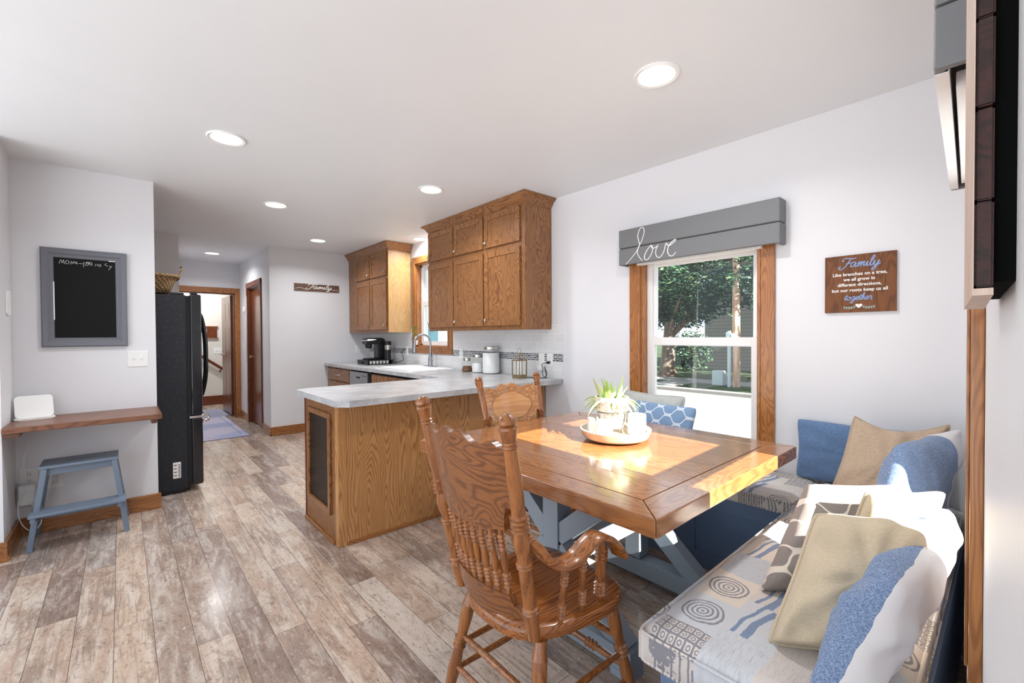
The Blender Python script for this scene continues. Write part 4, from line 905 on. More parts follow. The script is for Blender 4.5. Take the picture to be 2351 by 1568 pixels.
# love lettering, digitised from the hand painted word (0..1 across, 0..1 up); mirrored because local x runs away from the viewer's right
LV = [[(0, 0), (.12, .17), (.22, .33), (.28, .5), (.33, .62), (.38, .85), (.36, .98), (.30, .98), (.25, .8), (.27, .62), (.29, .52)], [(.29, .5), (.24, .33), (.27, .18), (.34, .04)],
      [(.55, .38), (.50, .42), (.40, .22), (.39, .08), (.45, .05), (.53, .2), (.55, .38), (.51, .44), (.56, .34), (.64, .38)], [(.66, .42), (.61, .25), (.63, .1), (.69, .06), (.76, .18), (.80, .38), (.82, .42), (.86, .34), (.96, .42), (.99, .48), (.94, .46), (.86, .34), (.84, .18), (.88, .06), (.94, .06), (.99, .14)]]
yl = 1.86
LVm = [[(-a, b) for a, b in s] for s in LV]
valance('grey painted wooden valance with the word love over the dining window', wmat(XW, 0, R(90)), .834, 1.862, 1.772, 2.02, .10, LVm, (1.80, 1.775, .375, .235))
v2 = valance('grey painted wooden valance on the near wall above the sunny window', NM, -.085, .99, 1.80, 2.06, .075)
bm = nb(); box(bm, -.06, .965, .0535, .0745, 1.7985, 1.7999); box(bm, -.06, .965, .0530, .0548, 1.7999, 2.055); obj('white_inner_board', bm, 'vinyl', v2, world=False)
for z in (1.99, 1.93):
    bm = nb(); tube(bm, crom([(.966, .035, z), (.95, .032, z-.004), (.945, .02, z-.01), (.95, .012, z-.02)], 4), .004, 8); obj('blind_bracket', bm, 'copper', v2, world=False)
bm = nb(); box(bm, .962, .9675, .012, .036, 1.945, 1.975, .001); obj('bracket_plate', bm, 'white', v2, world=False)
# ---------------------------------------------------------------- near wall: plank board and hook shelf
t = thing('plank_wall_hanging', 'thick dark stained plank wall hanging at the right edge of the photo', 'wall hanging', (.57, .01, 1.45))
wy = lambda x: -.0218+.0437*x
def wedge(bm, x0, x1, ya, yb, z0, z1):
    """box whose inner and outer faces follow ya(x), yb(x)"""
    v = box(bm, x0, x1, 0, 1, z0, z1)
    for q in v: q.co.y = yb(q.co.x) if q.co.y > .5 else ya(q.co.x)
zz = [1.3112, 1.3717, 1.4366, 1.4985, 1.56, 1.62, 1.68]
bm = nb()
for k, (a, b) in enumerate(zip(zz, zz[1:])): wedge(bm, .45+.0015*(k % 2), .70, lambda x: wy(x)+.0106, lambda x: .0178+(x-.45)*.0600, a+.0006, b-.0006)
bmesh.ops.bevel(bm, geom=bm.edges[:], offset=.0012, segments=2, affect='EDGES'); obj('dark_planks', bm, 'darkw', t)
bm = nb(); wedge(bm, .448, .705, lambda x: .0180+(x-.45)*.0602, lambda x: .0186+(x-.45)*.066, 1.306, 1.684)
wedge(bm, .448, .705, lambda x: wy(x)+.0106, lambda x: .0180+(x-.45)*.0600, 1.306, 1.3108); obj('pale_facing', bm, 'palew', t)
bm = nb(); wedge(bm, .456, .69, lambda x: wy(x)+.0004, lambda x: wy(x)+.0104, 1.315, 1.68); obj('black_gap_slab', bm, 'blackgap', t)  # near-black slab fills the dark gap between planks and wall
# ---------------------------------------------------------------- dining table
tx0, tx1, ty0, ty1, zt = 1.114, 2.335, .655, 1.96, .76
t = thing('dining_table', 'square farmhouse dining table with reddish plank top on grey trestles', 'table', (1.72, 1.31, 0))
bm = nb(); g = .0005; fw_ = .11; th = .058
def mitre(bm, pts): prism(bm, pts, 'z', zt-th, zt, .006)
mitre(bm, [(tx0, ty0), (tx0+fw_, ty0+fw_), (tx0+fw_, ty1-fw_), (tx0, ty1)]); mitre(bm, [(tx1, ty0), (tx1, ty1), (tx1-fw_, ty1-fw_), (tx1-fw_, ty0+fw_)])
nbd = 6; xs = [tx0+fw_+(tx1-tx0-2*fw_)*k/nbd for k in range(nbd+1)]
for a, b in zip(xs, xs[1:]): box(bm, a+g, b-g, ty0+fw_+g, ty1-fw_-g, zt-.03, zt-.0005, .001)
obj('plank_top', bm, 'tabY', t)
bm = nb(); mitre(bm, [(tx0+g, ty0), (tx1-g, ty0), (tx1-fw_, ty0+fw_-g), (tx0+fw_, ty0+fw_-g)]); obj('end_board', bm, 'tabX', t); bm = nb(); mitre(bm, [(tx0+g, ty1), (tx0+fw_, ty1-fw_+g), (tx1-fw_, ty1-fw_+g), (tx1-g, ty1)]); obj('end_board', bm, 'tabX', t)
random.seed(8); bm = nb()
for k in range(34):
    x, y = random.uniform(tx0+.05, tx1-.1), random.uniform(ty0+.08, ty1-.1); lathe(bm, (x, y, zt-.001), (x, y, zt+.0002), [(0, .0022), (1, .0022)], 8)
obj('nail_holes', bm, 'blackmatte', t)
for X0 in (1.37, 1.99):
    s = .088; yc = 1.31; bm = nb()
    box(bm, X0, X0+s, yc-s/2, yc+s/2, .12, .66, .004)
    tr = obj('trestle', bm, 'trestle', t)
    for sg_ in (-1, 1):
        bm = nb(); bar(bm, (X0+s/2, yc+sg_*.36, .095), (X0+s/2, yc-sg_*.33, .675), s*.9, .07, (1, 0, 0), .003); obj('brace', bm, 'trestle', tr)
    bm = nb(); box(bm, X0, X0+s, yc-.40, yc+.40, .03, .115, .004); box(bm, X0-.0, X0+s, yc-.40, yc-.31, 0, .03, .002); box(bm, X0, X0+s, yc+.31, yc+.40, 0, .03, .002); obj('foot', bm, 'trestle', tr)
    bm = nb(); box(bm, X0, X0+s, yc-.42, yc+.42, .66, zt-th-.0005, .003); obj('top_rail', bm, 'trestle', tr)
bm = nb(); box(bm, 1.458, 1.99, 1.262, 1.358, .275, .35, .004); obj('stretcher', bm, 'trestle', t)
# ---------------------------------------------------------------- chairs
def beads(n, r0, r1):
    out = []
    for k in range(n): out += [((k+.08)/n, r0), ((k+.5)/n, r1), ((k+.92)/n, r0)]
    return out
def prof(parts):
    """parts: list of (length, [(t, r), ...]) -> normalised profile"""
    L = sum(p[0] for p in parts); o = []; s = 0
    for l, q in parts:
        for a, r in q: o.append(((s+a*l)/L, r))
        s += l
    return o
LEGP = prof([(.10, [(0, .014), (.6, .018)]), (.10, beads(3, .016, .0215)), (.34, [(.1, .0165), (.5, .022), (.95, .017)]), (.1, beads(3, .016, .022)), (.25, [(.1, .017), (.6, .0215), (1, .021)]), (.11, [(0, .023), (.5, .018), (1, .016)])])
def make_chair(name, label, arms, hb, wb, wt, back, panel='chY'):
    """faces +x; origin on the floor under the seat centre; hb back height, wb/wt half spread of posts at seat / top, back lean in m"""
    t = thing(name, label, 'chair'); O = lambda n, bm, m, p=t, **k: obj(n, bm, m, p, world=False, **k)
    zs = .455
    # seat: D-shaped saddle
    bm = nb(); N = 48; ring = []
    def out(a, s):
        c_, s_ = math.cos(a), math.sin(a); x = .225*math.copysign(abs(c_)**.72, c_); w_ = .215+.035*(x/.225); y = w_*math.copysign(abs(s_)**.62, s_)
        if c_ > 0: x -= .012*math.cos(y*14)*c_
        return x*s, y*s
    lv = [(.93, -.042), (.985, -.036), (1.0, -.02), (.992, -.004), (.97, 0), (.85, -.001), (.6, -.009), (.35, -.012), (.1, -.012)]
    rg = [[bm.verts.new((*out(2*PI*i/N, s), zs+z)) for i in range(N)] for s, z in lv]
    for A, B in zip(rg, rg[1:]):
        for i in range(N): bm.faces.new((A[i], A[(i+1) % N], B[(i+1) % N], B[i]))
    bm.faces.new(rg[0][::-1]); bm.faces.new(rg[-1]); O('seat', bm, 'chX', ang=50)
    # legs
    feet = []
    for sx, sy in ((1, 1), (1, -1), (-1, 1), (-1, -1)):
        top = Vector((sx*.155-.0, sy*.165, zs-.035)); ft = Vector((sx*.235, sy*.225, 0)); feet.append((top, ft)); bm = nb(); lathe(bm, ft, top, LEGP, 16); O('leg', bm, 'chZ')
    at = lambda i, z: feet[i][1].lerp(feet[i][0], z/(zs-.035))
    rp = [(0, .007), (.1, .009), (.5, .011), (.9, .009), (1, .007)]
    rp2 = prof([(.3, [(0, .008), (.8, .012)]), (.12, beads(3, .011, .017)), (.16, [(.1, .011), (.9, .011)]), (.12, beads(3, .011, .017)), (.3, [(.2, .012), (1, .008)])])
    for i, j, hs in ((0, 1, (.29, .19)), (2, 3, (.27, .17)), (0, 2, (.24, .15)), (1, 3, (.24, .15))):
        for h in hs: bm = nb(); lathe(bm, at(i, h), at(j, h), rp2 if (i, j) == (0, 1) else rp, 10); O('stretcher', bm, 'chZ')
    # back posts
    pb = lambda s, f: Vector((-.19-back*f, s*(wb+(wt-wb)*f), zs+(hb-zs)*f))
    PP = prof([(.12, [(0, .017), (.9, .022)]), (.035, beads(2, .019, .0245)), (.17, [(.1, .0195), (.9, .0195)]), (.03, beads(2, .019, .024)), (.13, [(.15, .0185), (.6, .025), (.95, .020)]), (.075, beads(4, .0195, .0265)), (.27, [(.06, .019), (.5, .0205), (.97, .018)]), (.03, beads(2, .018, .0215)), (.06, [(.1, .019), (.5, .022), (.85, .025), (1, .022)]), (.045, [(.05, .018), (.3, .024), (.6, .023), (.85, .015), (1, .004)])])
    for s in (1, -1): bm = nb(); lathe(bm, pb(s, -.01), pb(s, 1), PP, 20); O('back_post', bm, 'chZ')
    # lower rail
    def curved(z0f, z1f, ny, thick, bow, inset=.018):
        """board between the posts: z0f(u), z1f(u), u in -1..1"""
        bm = nb(); nzk = 8; F, Bk = [], []
        for i in range(ny+1):
            u = -1+2*i/ny; a, b = z0f(u), z1f(u); f_, b_ = [], []
            for k in range(nzk+1):
                z = a+(b-a)*k/nzk; f = (z-zs)/(hb-zs); half = wb+(wt-wb)*f-inset; x = -.19-back*f-bow*(1-u*u)
                f_.append(bm.verts.new((x+thick/2, u*half, z))); b_.append(bm.verts.new((x-thick/2, u*half, z)))
            F.append(f_); Bk.append(b_)
        for i in range(ny):
            for k in range(nzk):
                bm.faces.new((F[i][k], F[i+1][k], F[i+1][k+1], F[i][k+1])); bm.faces.new((Bk[i][k], Bk[i][k+1], Bk[i+1][k+1], Bk[i+1][k]))
            for k in (0, nzk): bm.faces.new((F[i][k], Bk[i][k], Bk[i+1][k], F[i+1][k]))
        for i in (0, ny):
            for k in range(nzk): bm.faces.new((F[i][k], F[i][k+1], Bk[i][k+1], Bk[i][k]))
        return bm
    k_ = (hb-zs)/.63
    def rt_(u): a = abs(u); return zs+k_*(.105 if a < .78 else (.105-.03*min(1, (a-.78)/.04)))
    def rb_(u): return zs+k_*(.03-.012*math.cos(u*PI))
    O('lower_back_rail', curved(rb_, rt_, 60, .02, .035), 'chY', ang=50)
    CR = [(p.x, p.y) for p in crom([(0, .012, 0), (.045, .021, 0), (.16, .032, 0), (.30, .022, 0), (.46, .002, 0), (.62, .005, 0), (.78, .018, 0), (.90, .006, 0), (1.01, -.002, 0)], 6)]
    def top_(u):
        a = abs(u)
        for (a0, z0), (a1, z1) in zip(CR, CR[1:]):
            if a0 <= a <= a1: break
        return zs+k_*(.535+z0+(z1-z0)*(a-a0)/max(1e-6, a1-a0))
    def bot_(u):
        a = abs(u); z = .288+.022*a*a+.004*math.cos(u*9)
        if a > .84: z = .302+.07*min(1, (a-.84)/.06)**.5
        return zs+k_*z
    O('pressed_back_panel', curved(bot_, top_, 96, .02, .035, .014), panel, ang=50)
    if panel == 'chY':
        pass
    SPP = prof([(.1, [(0, .006), (1, .008)]), (.22, beads(4, .0075, .0125)), (.3, [(.1, .008), (.4, .0115), (1, .0085)]), (.22, beads(4, .0075, .0125)), (.1, [(0, .008), (1, .006)])])
    for i in range(8):
        u = -.72+1.44*i/7
        def pos(z): f = (z-zs)/(hb-zs); return Vector((-.19-back*f-.035*(1-u*u), u*(wb+(wt-wb)*f-.018), z))
        bm = nb(); lathe(bm, pos(rt_(u)-.004), pos(bot_(u)+.006), SPP, 12); O('spindle', bm, 'chZ')
    if arms:
        for s in (1, -1):
            bm = nb(); y0_ = s*(wb+.02); f0 = .476
            A = [(pb(s, f0).x+.008, pb(s, f0).y+s*.006, .755), (-.205, s*.208, .715), (-.178, s*.216, .675), (-.138, s*.222, .652), (-.085, s*.225, .652), (-.03, s*.228, .676), (.01, s*.228, .688), (.055, s*.228, .672), (.10, s*.228, .634), (.13, s*.228, .596)]
            P = crom(A, 5); wd = [.016+.014*min(1, i/14) for i in range(len(P))]
            # flat section swept along the curve
            rings = []
            for i, p in enumerate(P):
                d = (P[min(i+1, len(P)-1)]-P[max(i-1, 0)]).normalized(); sd = Vector((0, 1, 0)); nn = d.cross(sd).normalized(); w_ = wd[i]; h_ = .0125
                rings.append([bm.verts.new(p+sd*a*w_+nn*b*h_*.8) for a, b in ((-1, -.6), (-.8, -1), (.8, -1), (1, -.6), (1, .6), (.8, 1), (-.8, 1), (-1, .6))])
            for a_, b_ in zip(rings, rings[1:]):
                for k in range(8): bm.faces.new((a_[k], a_[(k+1) % 8], b_[(k+1) % 8], b_[k]))
            bm.faces.new(rings[0][::-1]); bm.faces.new(rings[-1]); ar = O('arm', bm, 'chX', ang=40)
            for x, x2, zt_, r_ in ((.08, .045, .666, 1.55), (0., -.04, .664, 1), (-.095, -.115, .645, 1)):
                bm = nb(); lathe(bm, (x, s*.185, zs-.003), (x2, s*.226, zt_), [(f, q*r_) for f, q in SPP], 14); O('arm_spindle', bm, 'chZ')
    return t
c1 = make_chair('dining_armchair', 'glossy oak pressed-back armchair in the foreground, seen from behind', True, 1.085, .175, .212, .125)
c1.location = (1.03, 1.035, 0); c1.rotation_euler = (0, 0, R(-1))
c2 = make_chair('dining_chair', 'oak side chair with carved pressed back on the far side of the table', False, 1.03, .205, .245, .13, 'carve')
c2.location = (1.845, 1.80, 0); c2.rotation_euler = (0, 0, R(-90))
# centre the carved pattern on its panel
for ch in c2.children:
    if ch.name.startswith('pressed_back_panel'):
        zc = zc_ = .455+.915*.415; xs_ = -.19-.13*(zc-.455)/(1.03-.455); ch.data.transform(Matrix.Translation((-xs_, 0, -zc))); ch.location = (xs_, 0, zc)
# ---------------------------------------------------------------- bench and cushions
t = thing('window_bench', 'dark blue panelled storage bench below the dining window', 'bench', (2.56, 1.3, 0))
bx = 2.37
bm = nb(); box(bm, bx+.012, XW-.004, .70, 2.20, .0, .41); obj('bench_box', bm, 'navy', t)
bm = nb(); ys = [.70, 1.2, 1.7, 2.20]
box(bm, bx, bx+.012, .70, 2.20, 0, .09, .002); box(bm, bx, bx+.012, .70, 2.20, .34, .41, .002)
for yy in ys: box(bm, bx, bx+.012, max(.70, yy-.04), min(2.2, yy+.04), .09, .34, .002)
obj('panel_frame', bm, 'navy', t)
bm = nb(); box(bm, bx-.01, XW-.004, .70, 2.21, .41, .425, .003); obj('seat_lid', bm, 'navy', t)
bm = nb(); tube(bm, [(bx-.001, 1.63, .33), (bx-.02, 1.63, .33), (bx-.02, 1.63, .27)], .004); obj('latch', bm, 'white', t)
t = thing('corner_bench', 'dark blue storage bench along the near wall under the tapestry cushion', 'bench', (1.85, .33, 0))
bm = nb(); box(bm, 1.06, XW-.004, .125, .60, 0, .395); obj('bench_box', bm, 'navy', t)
bm = nb()
for a, b in ((1.06, 1.14), (1.6, 1.68), (2.2, 2.28)): box(bm, a, b, .60, .612, .09, .33, .002)
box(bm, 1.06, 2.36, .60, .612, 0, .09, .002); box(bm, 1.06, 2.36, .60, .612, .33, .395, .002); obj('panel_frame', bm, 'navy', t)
def cushion(name, label, x0, x1, y0, y1, z0, z1, m='tap', seed=1, tilt=0.):
    nx, ny = int((x1-x0)/.03), int((y1-y0)/.03); bm = nb(); h = (z1-z0)/2; zc = (z0+z1)/2; cx_, cy_ = (x0+x1)/2, (y0+y1)/2
    G = [[], []]
    for s in (0, 1):
        sg_ = 1 if s else -1
        for i in range(nx+1):
            row = []
            for j in range(ny+1):
                u, v = -1+2*i/nx, -1+2*j/ny; eu, ev = (1-abs(u))*(x1-x0)/2, (1-abs(v))*(y1-y0)/2
                e = min(1., min(eu, ev)/.03); z = zc+sg_*h*(.62+.38*math.sqrt(max(0, 1-(1-e)**2)))+ (.006*noise.noise(Vector((i*.35, j*.35, seed))) if s else 0)
                row.append(bm.verts.new((cx_+u*(x1-x0)/2, cy_+v*(y1-y0)/2, z)))
            G[s].append(row)
        for i in range(nx):
            for j in range(ny): bm.faces.new((G[s][i][j], G[s][i+1][j], G[s][i+1][j+1], G[s][i][j+1]))
    bd = [(i, 0) for i in range(nx)]+[(nx, j) for j in range(ny)]+[(i, ny) for i in range(nx, 0, -1)]+[(0, j) for j in range(ny, 0, -1)]
    for k in range(len(bd)):
        (a, b), (c_, d_) = bd[k], bd[(k+1) % len(bd)]; bm.faces.new((G[0][a][b], G[0][c_][d_], G[1][c_][d_], G[1][a][b]))
    o = solo(name, bm, m, label, 'cushion', loc=(cx_, cy_, z0), ang=60)
    for zz_ in (z0+h*.36, z1-h*.36):
        bm = nb(); rr = rrect(x0, x1, y0, y1, .02, 3); tube(bm, [(p[0], p[1], zz_) for p in rr], .0045, 6, True); obj('piping', bm, 'tap', o)
    return o
cushion('bench_cushion', 'long patchwork tapestry bench cushion in the foreground right', 1.025, 2.745, .135, .655, .397, .512, seed=3)
cushion('bench_cushion', 'patchwork tapestry cushion on the bench below the dining window', 2.30, 2.755, .665, 2.18, .427, .512, seed=7)
# ---------------------------------------------------------------- pillows
def pillow(name, label, bl, br, tl, th, m, pinch=.10, wr=.012, seed=0, pipe=None, n=40, puff=.42, sag=0., group=None, cornerfloat=0., power=2.0):
    bl, br, tl = Vector(bl), Vector(br), Vector(tl); U = br-bl; V = tl-bl; cn_ = bl+U/2+V/2; U = U*1.05; V = V*1.05; bl = cn_-U/2-V/2; w, h = U.length, V.length; u_, v_ = U.normalized(), V.normalized(); nn = u_.cross(v_).normalized(); v_ = nn.cross(u_).normalized(); h = V.dot(v_); shr = V.dot(u_)/h
    cen = bl+U/2+V/2; mw = Matrix((( u_.x, v_.x, nn.x, cen.x), (u_.y, v_.y, nn.y, cen.y), (u_.z, v_.z, nn.z, cen.z), (0, 0, 0, 1)))
    bm = nb(); G = [[], []]; edge = {}
    def P2(a, b):
        x = a*w/2*(1-pinch*(1-abs(b)**power)*abs(a)**3); y = b*h/2*(1-pinch*(1-abs(a)**power)*abs(b)**3)
        cr_ = 1-.07*abs(a*b)**5; x *= cr_; y *= cr_
        y -= sag*h*(1-a*a)*max(0, b); x += y*shr
        return x, y
    for s in (0, 1):
        sg_ = 1 if s else -1
        for i in range(n+1):
            row = []
            for j in range(n+1):
                a, b = -1+2*i/n, -1+2*j/n; x, y = P2(a, b); e = (1-a*a)*(1-b*b); 
                if (i in (0, n) or j in (0, n)) and s == 1: row.append(G[0][i][j]); continue
                k = max(0, e)**puff; nv = noise.noise(Vector((x*7+seed*3.1, y*7, sg_*2.+seed)))+.5*noise.noise(Vector((x*19+seed, y*15, sg_*5.)))
                rad = math.atan2(b, a); fold = math.sin(rad*9+seed)*(.25+.75*min(1, (a*a+b*b)))*.5
                z = sg_*k*th/2+(nv*wr+fold*wr*.6)*min(1, e*6)*sg_
                z += cornerfloat*noise.noise(Vector((a*.9+seed, b*.9, 0)))
                row.append(bm.verts.new((x, y, z)))
            G[s].append(row)
        for i in range(n):
            for j in range(n):
                q = (G[s][i][j], G[s][i+1][j], G[s][i+1][j+1], G[s][i][j+1])
                bm.faces.new(q if s else q[::-1])
    rim = [(G[0][i][0].co.copy()) for i in range(n)]+[G[0][n][j].co.copy() for j in range(n)]+[G[0][i][n].co.copy() for i in range(n, 0, -1)]+[G[0][0][j].co.copy() for j in range(n, 0, -1)]
    me = bpy.data.meshes.new(name); bm.normal_update(); bm.to_mesh(me); bm.free(); me.shade_smooth()
    o = bpy.data.objects.new(name, me); COL.objects.link(o); o.matrix_world = mw; me.materials.append(M[m]); setp(o, label, 'pillow', group)
    sm = o.modifiers.new('sub', 'SUBSURF'); sm.levels = 1; sm.render_levels = 1
    if pipe: bm = nb(); tube(bm, rim, .005, 6, True); obj('piping', bm, pipe, o, world=False, ang=80)
    return o
pillow('blue_pillow', 'plain denim blue pillow flat against the wall in the bench corner', (2.70, .765, .515), (2.72, .18, .515), (2.725, .765, .825), .09, 'denim', .08, .01, 1, puff=.35)
pillow('tan_pillow', 'tan velour pillow standing in front of the denim blue one', (2.32, .545, .512), (2.36, .235, .512), (2.50, .472, .905), .19, 'tan', .12, .022, 2, pipe='tan', sag=.09, puff=.36)
pillow('two_tone_pillow', 'blue and off-white pillow leaning in the wall corner', (1.90, .33, .53), (2.32, .19, .55), (2.10, .272, .877), .13, 'two3', .08, .018, 3)
pillow('trellis_pillow', 'grey and cream trellis pillow upright in the middle of the bench', (1.413, .494, .512), (1.613, .264, .522), (1.67, .443, .79), .13, 'trelgrey', .08, .012, 4, puff=.36)
pillow('beige_pillow', 'beige linen pillow in the sun behind the front beige one', (1.437, .345, .515), (1.537, .19, .53), (1.61, .275, .82), .12, 'linen', .08, .016, 5, pipe='linen', puff=.34)
pillow('beige_pillow', 'big beige linen pillow with heavy piping nearest the camera', (1.197, .395, .512), (1.33, .16, .525), (1.42, .352, .785), .20, 'linen', .07, .024, 6, pipe='linen', puff=.27)
pillow('two_tone_pillow', 'large blue and off-white pillow slumped at the bottom right corner', (.97, .245, .545), (1.48, .20, .575), (1.21, .155, .765), .135, 'two', .05, .018, 7, puff=.36)
pillow('trellis_pillow', 'blue and white trellis pillow on the window bench', (2.50, 1.70, .515), (2.47, 1.26, .515), (2.60, 1.68, .84), .10, 'trelblue', .07, .006, 8)
pillow('grey_pillow', 'pale grey linen pillow behind the blue trellis pillow', (2.62, 1.86, .515), (2.6, 1.40, .515), (2.70, 1.83, .88), .12, 'greylinen', .09, .01, 9, pipe='greylinen')
# ---------------------------------------------------------------- table centrepiece
tc = Vector((1.83, 1.30, zt))
t = thing('serving_tray', 'round champagne metal tray with beaded rim on the table', 'tray', tc)
bm = nb(); pr = [(.0, .02), (.10, .02), (.12, .0215), (.15, .028), (.158, .038), (.166, .052), (.170, .056), (.172, .052), (.160, .022), (.15, .012), (.11, .004), (.10, .0), (.0, .0)]
n = 56; rg = [[bm.verts.new((max(r, .0005)*math.cos(2*PI*i/n), max(r, .0005)*math.sin(2*PI*i/n), z+.0005)) for i in range(n)] for r, z in pr]
for A, B in zip(rg, rg[1:]):
    for i in range(n): bm.faces.new((A[i], A[(i+1) % n], B[(i+1) % n], B[i]))
obj('dish', bm, 'goldtray', t, world=False)
bm = nb()
for k in range(60):
    a = 2*PI*k/60; bmesh.ops.create_icosphere(bm, subdivisions=1, radius=.0052, matrix=Matrix.Translation((.168*math.cos(a), .168*math.sin(a), .056)))
obj('beaded_rim', bm, 'enamelw', t, world=False, ang=80)
zp = zt+.0215
t = thing('plant_stand', 'thin wire stand holding the plant pot on the tray', 'plant stand', (tc.x+.0, tc.y+.02, zp))
bm = nb(); tube(bm, [(.068*math.cos(R(a)), .068*math.sin(R(a)), .115) for a in range(0, 360, 15)], .0032, 6, True)
for a in (40, 130, 220, 310):
    c_, s_ = math.cos(R(a)), math.sin(R(a)); tube(bm, crom([(.068*c_, .068*s_, .118), (.066*c_, .066*s_, .07), (.05*c_, .05*s_, .03), (.06*c_, .06*s_, .004)], 4), .0032, 6)
box(bm, -.05, .05, -.004, .004, .03, .034); box(bm, -.004, .004, -.05, .05, .03, .034); obj('wire_frame', bm, 'wire', t, world=False)
t = thing('potted_succulent', 'spiky green succulent in a cream crackled pot on the wire stand', 'plant', (tc.x, tc.y+.02, zp+.036))
bm = nb(); pr = [(0, .045), (.06, .049), (.55, .064), (.56, .079), (.6, .081), (.97, .084), (1, .083), (1, .074), (.8, .07)]
lathe(bm, (0, 0, 0), (0, 0, .155), pr, 36); obj('pot', bm, 'pot', t, world=False)
random.seed(11); bm = nb()
for k in range(46):
    a = 2*PI*k/46*5.02+random.uniform(-.2, .2); el = random.choice((.05, .25, .45, .75, 1.1)); ln = random.uniform(.08, .125)
    r0 = random.uniform(.0, .055); c_, s_ = math.cos(a), math.sin(a); p0 = Vector((r0*c_, r0*s_, .13)); ch_, sh_ = math.cos(el), math.sin(el); dr = .9 if el < .5 else .3
    P = [p0+Vector((c_*ch_*ln*f, s_*ch_*ln*f, sh_*ln*f-dr*.08*f*f*(1.2 if el < .5 else .3)+.02*f)) for f in (0, .25, .5, .75, 1)]
    tube(bm, crom(P, 3), [.0115*(1-(i/12)**1.8)+.0008 for i in range(13)], 6, ell=(1.2, .45), ref=(-s_, c_, 0))
obj('leaves', bm, 'leaf', t, world=False, ang=70)
t = thing('candle', 'thick white pillar candle on the right of the tray', 'candle', (tc.x+.105, tc.y-.055, zp))
bm = nb(); lathe(bm, (0, 0, 0), (0, 0, .10), [(0, .044), (.02, .0455), (.96, .0455), (1, .043), (1, .036), (.93, .03), (.92, .001)], 36); obj('wax', bm, 'wax', t, world=False)
bm = nb(); tube(bm, [(0, 0, .09), (.002, 0, .1)], .0012, 5); obj('wick', bm, 'black', t, world=False)
ow = thing('owl_figurine', 'small white ceramic owl figurine at the left of the tray', 'figurine', (tc.x-.10, tc.y-.005, zp), R(-135))
bm = nb(); lathe(bm, (0, 0, 0), (0, 0, .095), [(0, .03), (.1, .036), (.5, .04), (.8, .037), (.95, .025), (1, .012)], 24)
for s in (-1, 1): lathe(bm, (0, s*.024, .08), (0, s*.032, .105), [(0, .012), (1, .002)], 8)
obj('body', bm, 'enamelw', ow, world=False)
for s in (-1, 1):
    bm = nb(); tube(bm, [(.0385, s*.016+.009*math.cos(R(a)), .064+.009*math.sin(R(a))) for a in range(0, 360, 30)], .0013, 5, True); tube(bm, crom([(.038, s*.016-.004, .064), (.0395, s*.016, .061), (.038, s*.016+.004, .064)], 3), .001, 5); obj('eye', bm, 'wire', ow, world=False)
bm = nb(); lathe(bm, (.038, 0, .058), (.046, 0, .05), [(0, .005), (1, .001)], 8); obj('beak', bm, 'enamelw', ow, world=False)
bm = nb(); box(bm, -.015, .015, -.03, .03, 0, .085, .003); o = solo('place_card', bm, 'white', 'small cream block standing behind the owl figurine on the tray', 'block'); o.location = (tc.x-.075, tc.y+.088, zp+.001); o.rotation_euler = (0, 0, R(-40))
# ---------------------------------------------------------------- outdoors
ZG = -.8
def gp(u, v): p = atZ(u, v, ZG); return p
bm = nb(); box(bm, 3.2, atZ(1600, 903, ZG).x-9.5, -60, 120, ZG-.4, ZG); box(bm, atZ(1600, 903, ZG).x+.35, 120, -60, 120, ZG-.4, ZG); st = solo('lawn', bm, 'grass', 'green front lawn across the street', 'lawn', loc=(30, 20, ZG)); st['kind'] = 'stuff'
# street runs along y
A = gp(1600, 903); XR1 = A.x
bm = nb(); box(bm, XR1-9.5, XR1, -60, 120, ZG-.1, ZG+.01); solo('road', bm, 'road', 'pale sunlit street outside the dining window', 'road', loc=(XR1-5, 10, ZG))
bm = nb(); box(bm, XR1, XR1+.35, -60, 120, ZG-.1, ZG+.13, .02); solo('kerb', bm, 'conc', 'concrete kerb along the far side of the street', 'kerb', loc=(XR1, 10, ZG))
XS = gp(1600, 876).x
bm = nb(); box(bm, XS-.5, XS+.9, -60, 120, ZG, ZG+.03); box(bm, XR1+.35, XS-.5, 8.9, 10.2, ZG, ZG+.028); box(bm, XS+.9, XS+6, 6.3, 7.4, ZG, ZG+.028); solo('sidewalk', bm, 'conc', 'concrete sidewalk between grass strips beyond the street', 'sidewalk', loc=(XS, 10, ZG))
# neighbour house
hp = gp(1650, 848); X1 = hp.x
bm = nb()
t = thing('neighbour_house', 'grey tan clapboard house across the street with brown roof', 'house', (X1, hp.y-4, ZG))
y1 = atZ(1618, 848, ZG); y1 = y1.y*X1/y1.x
bm = nb(); box(bm, X1, X1+9, y1-15, y1, ZG, ZG+6.4); hb_ = obj('house_wall', bm, 'siding', t)
bm = nb(); prism(bm, [(y1-15.5, ZG+6.4), (y1+.5, ZG+6.4), (y1-7.5, ZG+10)], 'x', X1-.4, X1+9.4); obj('roof', bm, 'shingle', t)
bm = nb(); prism(bm, [(X1-1.9, ZG+2.7), (X1, ZG+3.7), (X1, ZG+2.7)], 'y', y1-15, y1-5.2); obj('porch_roof', bm, 'shingle', t)
for yy in (y1-3.4, y1-8.5): bm = nb(); box(bm, X1-.05, X1, yy-1.5, yy+.2, ZG+1.9, ZG+2.5); obj('window', bm, 'shadeglass', t)
bm = nb(); box(bm, X1-1.8, X1, y1-15, y1-6, ZG, ZG+.6); obj('porch_step', bm, 'conc', t)
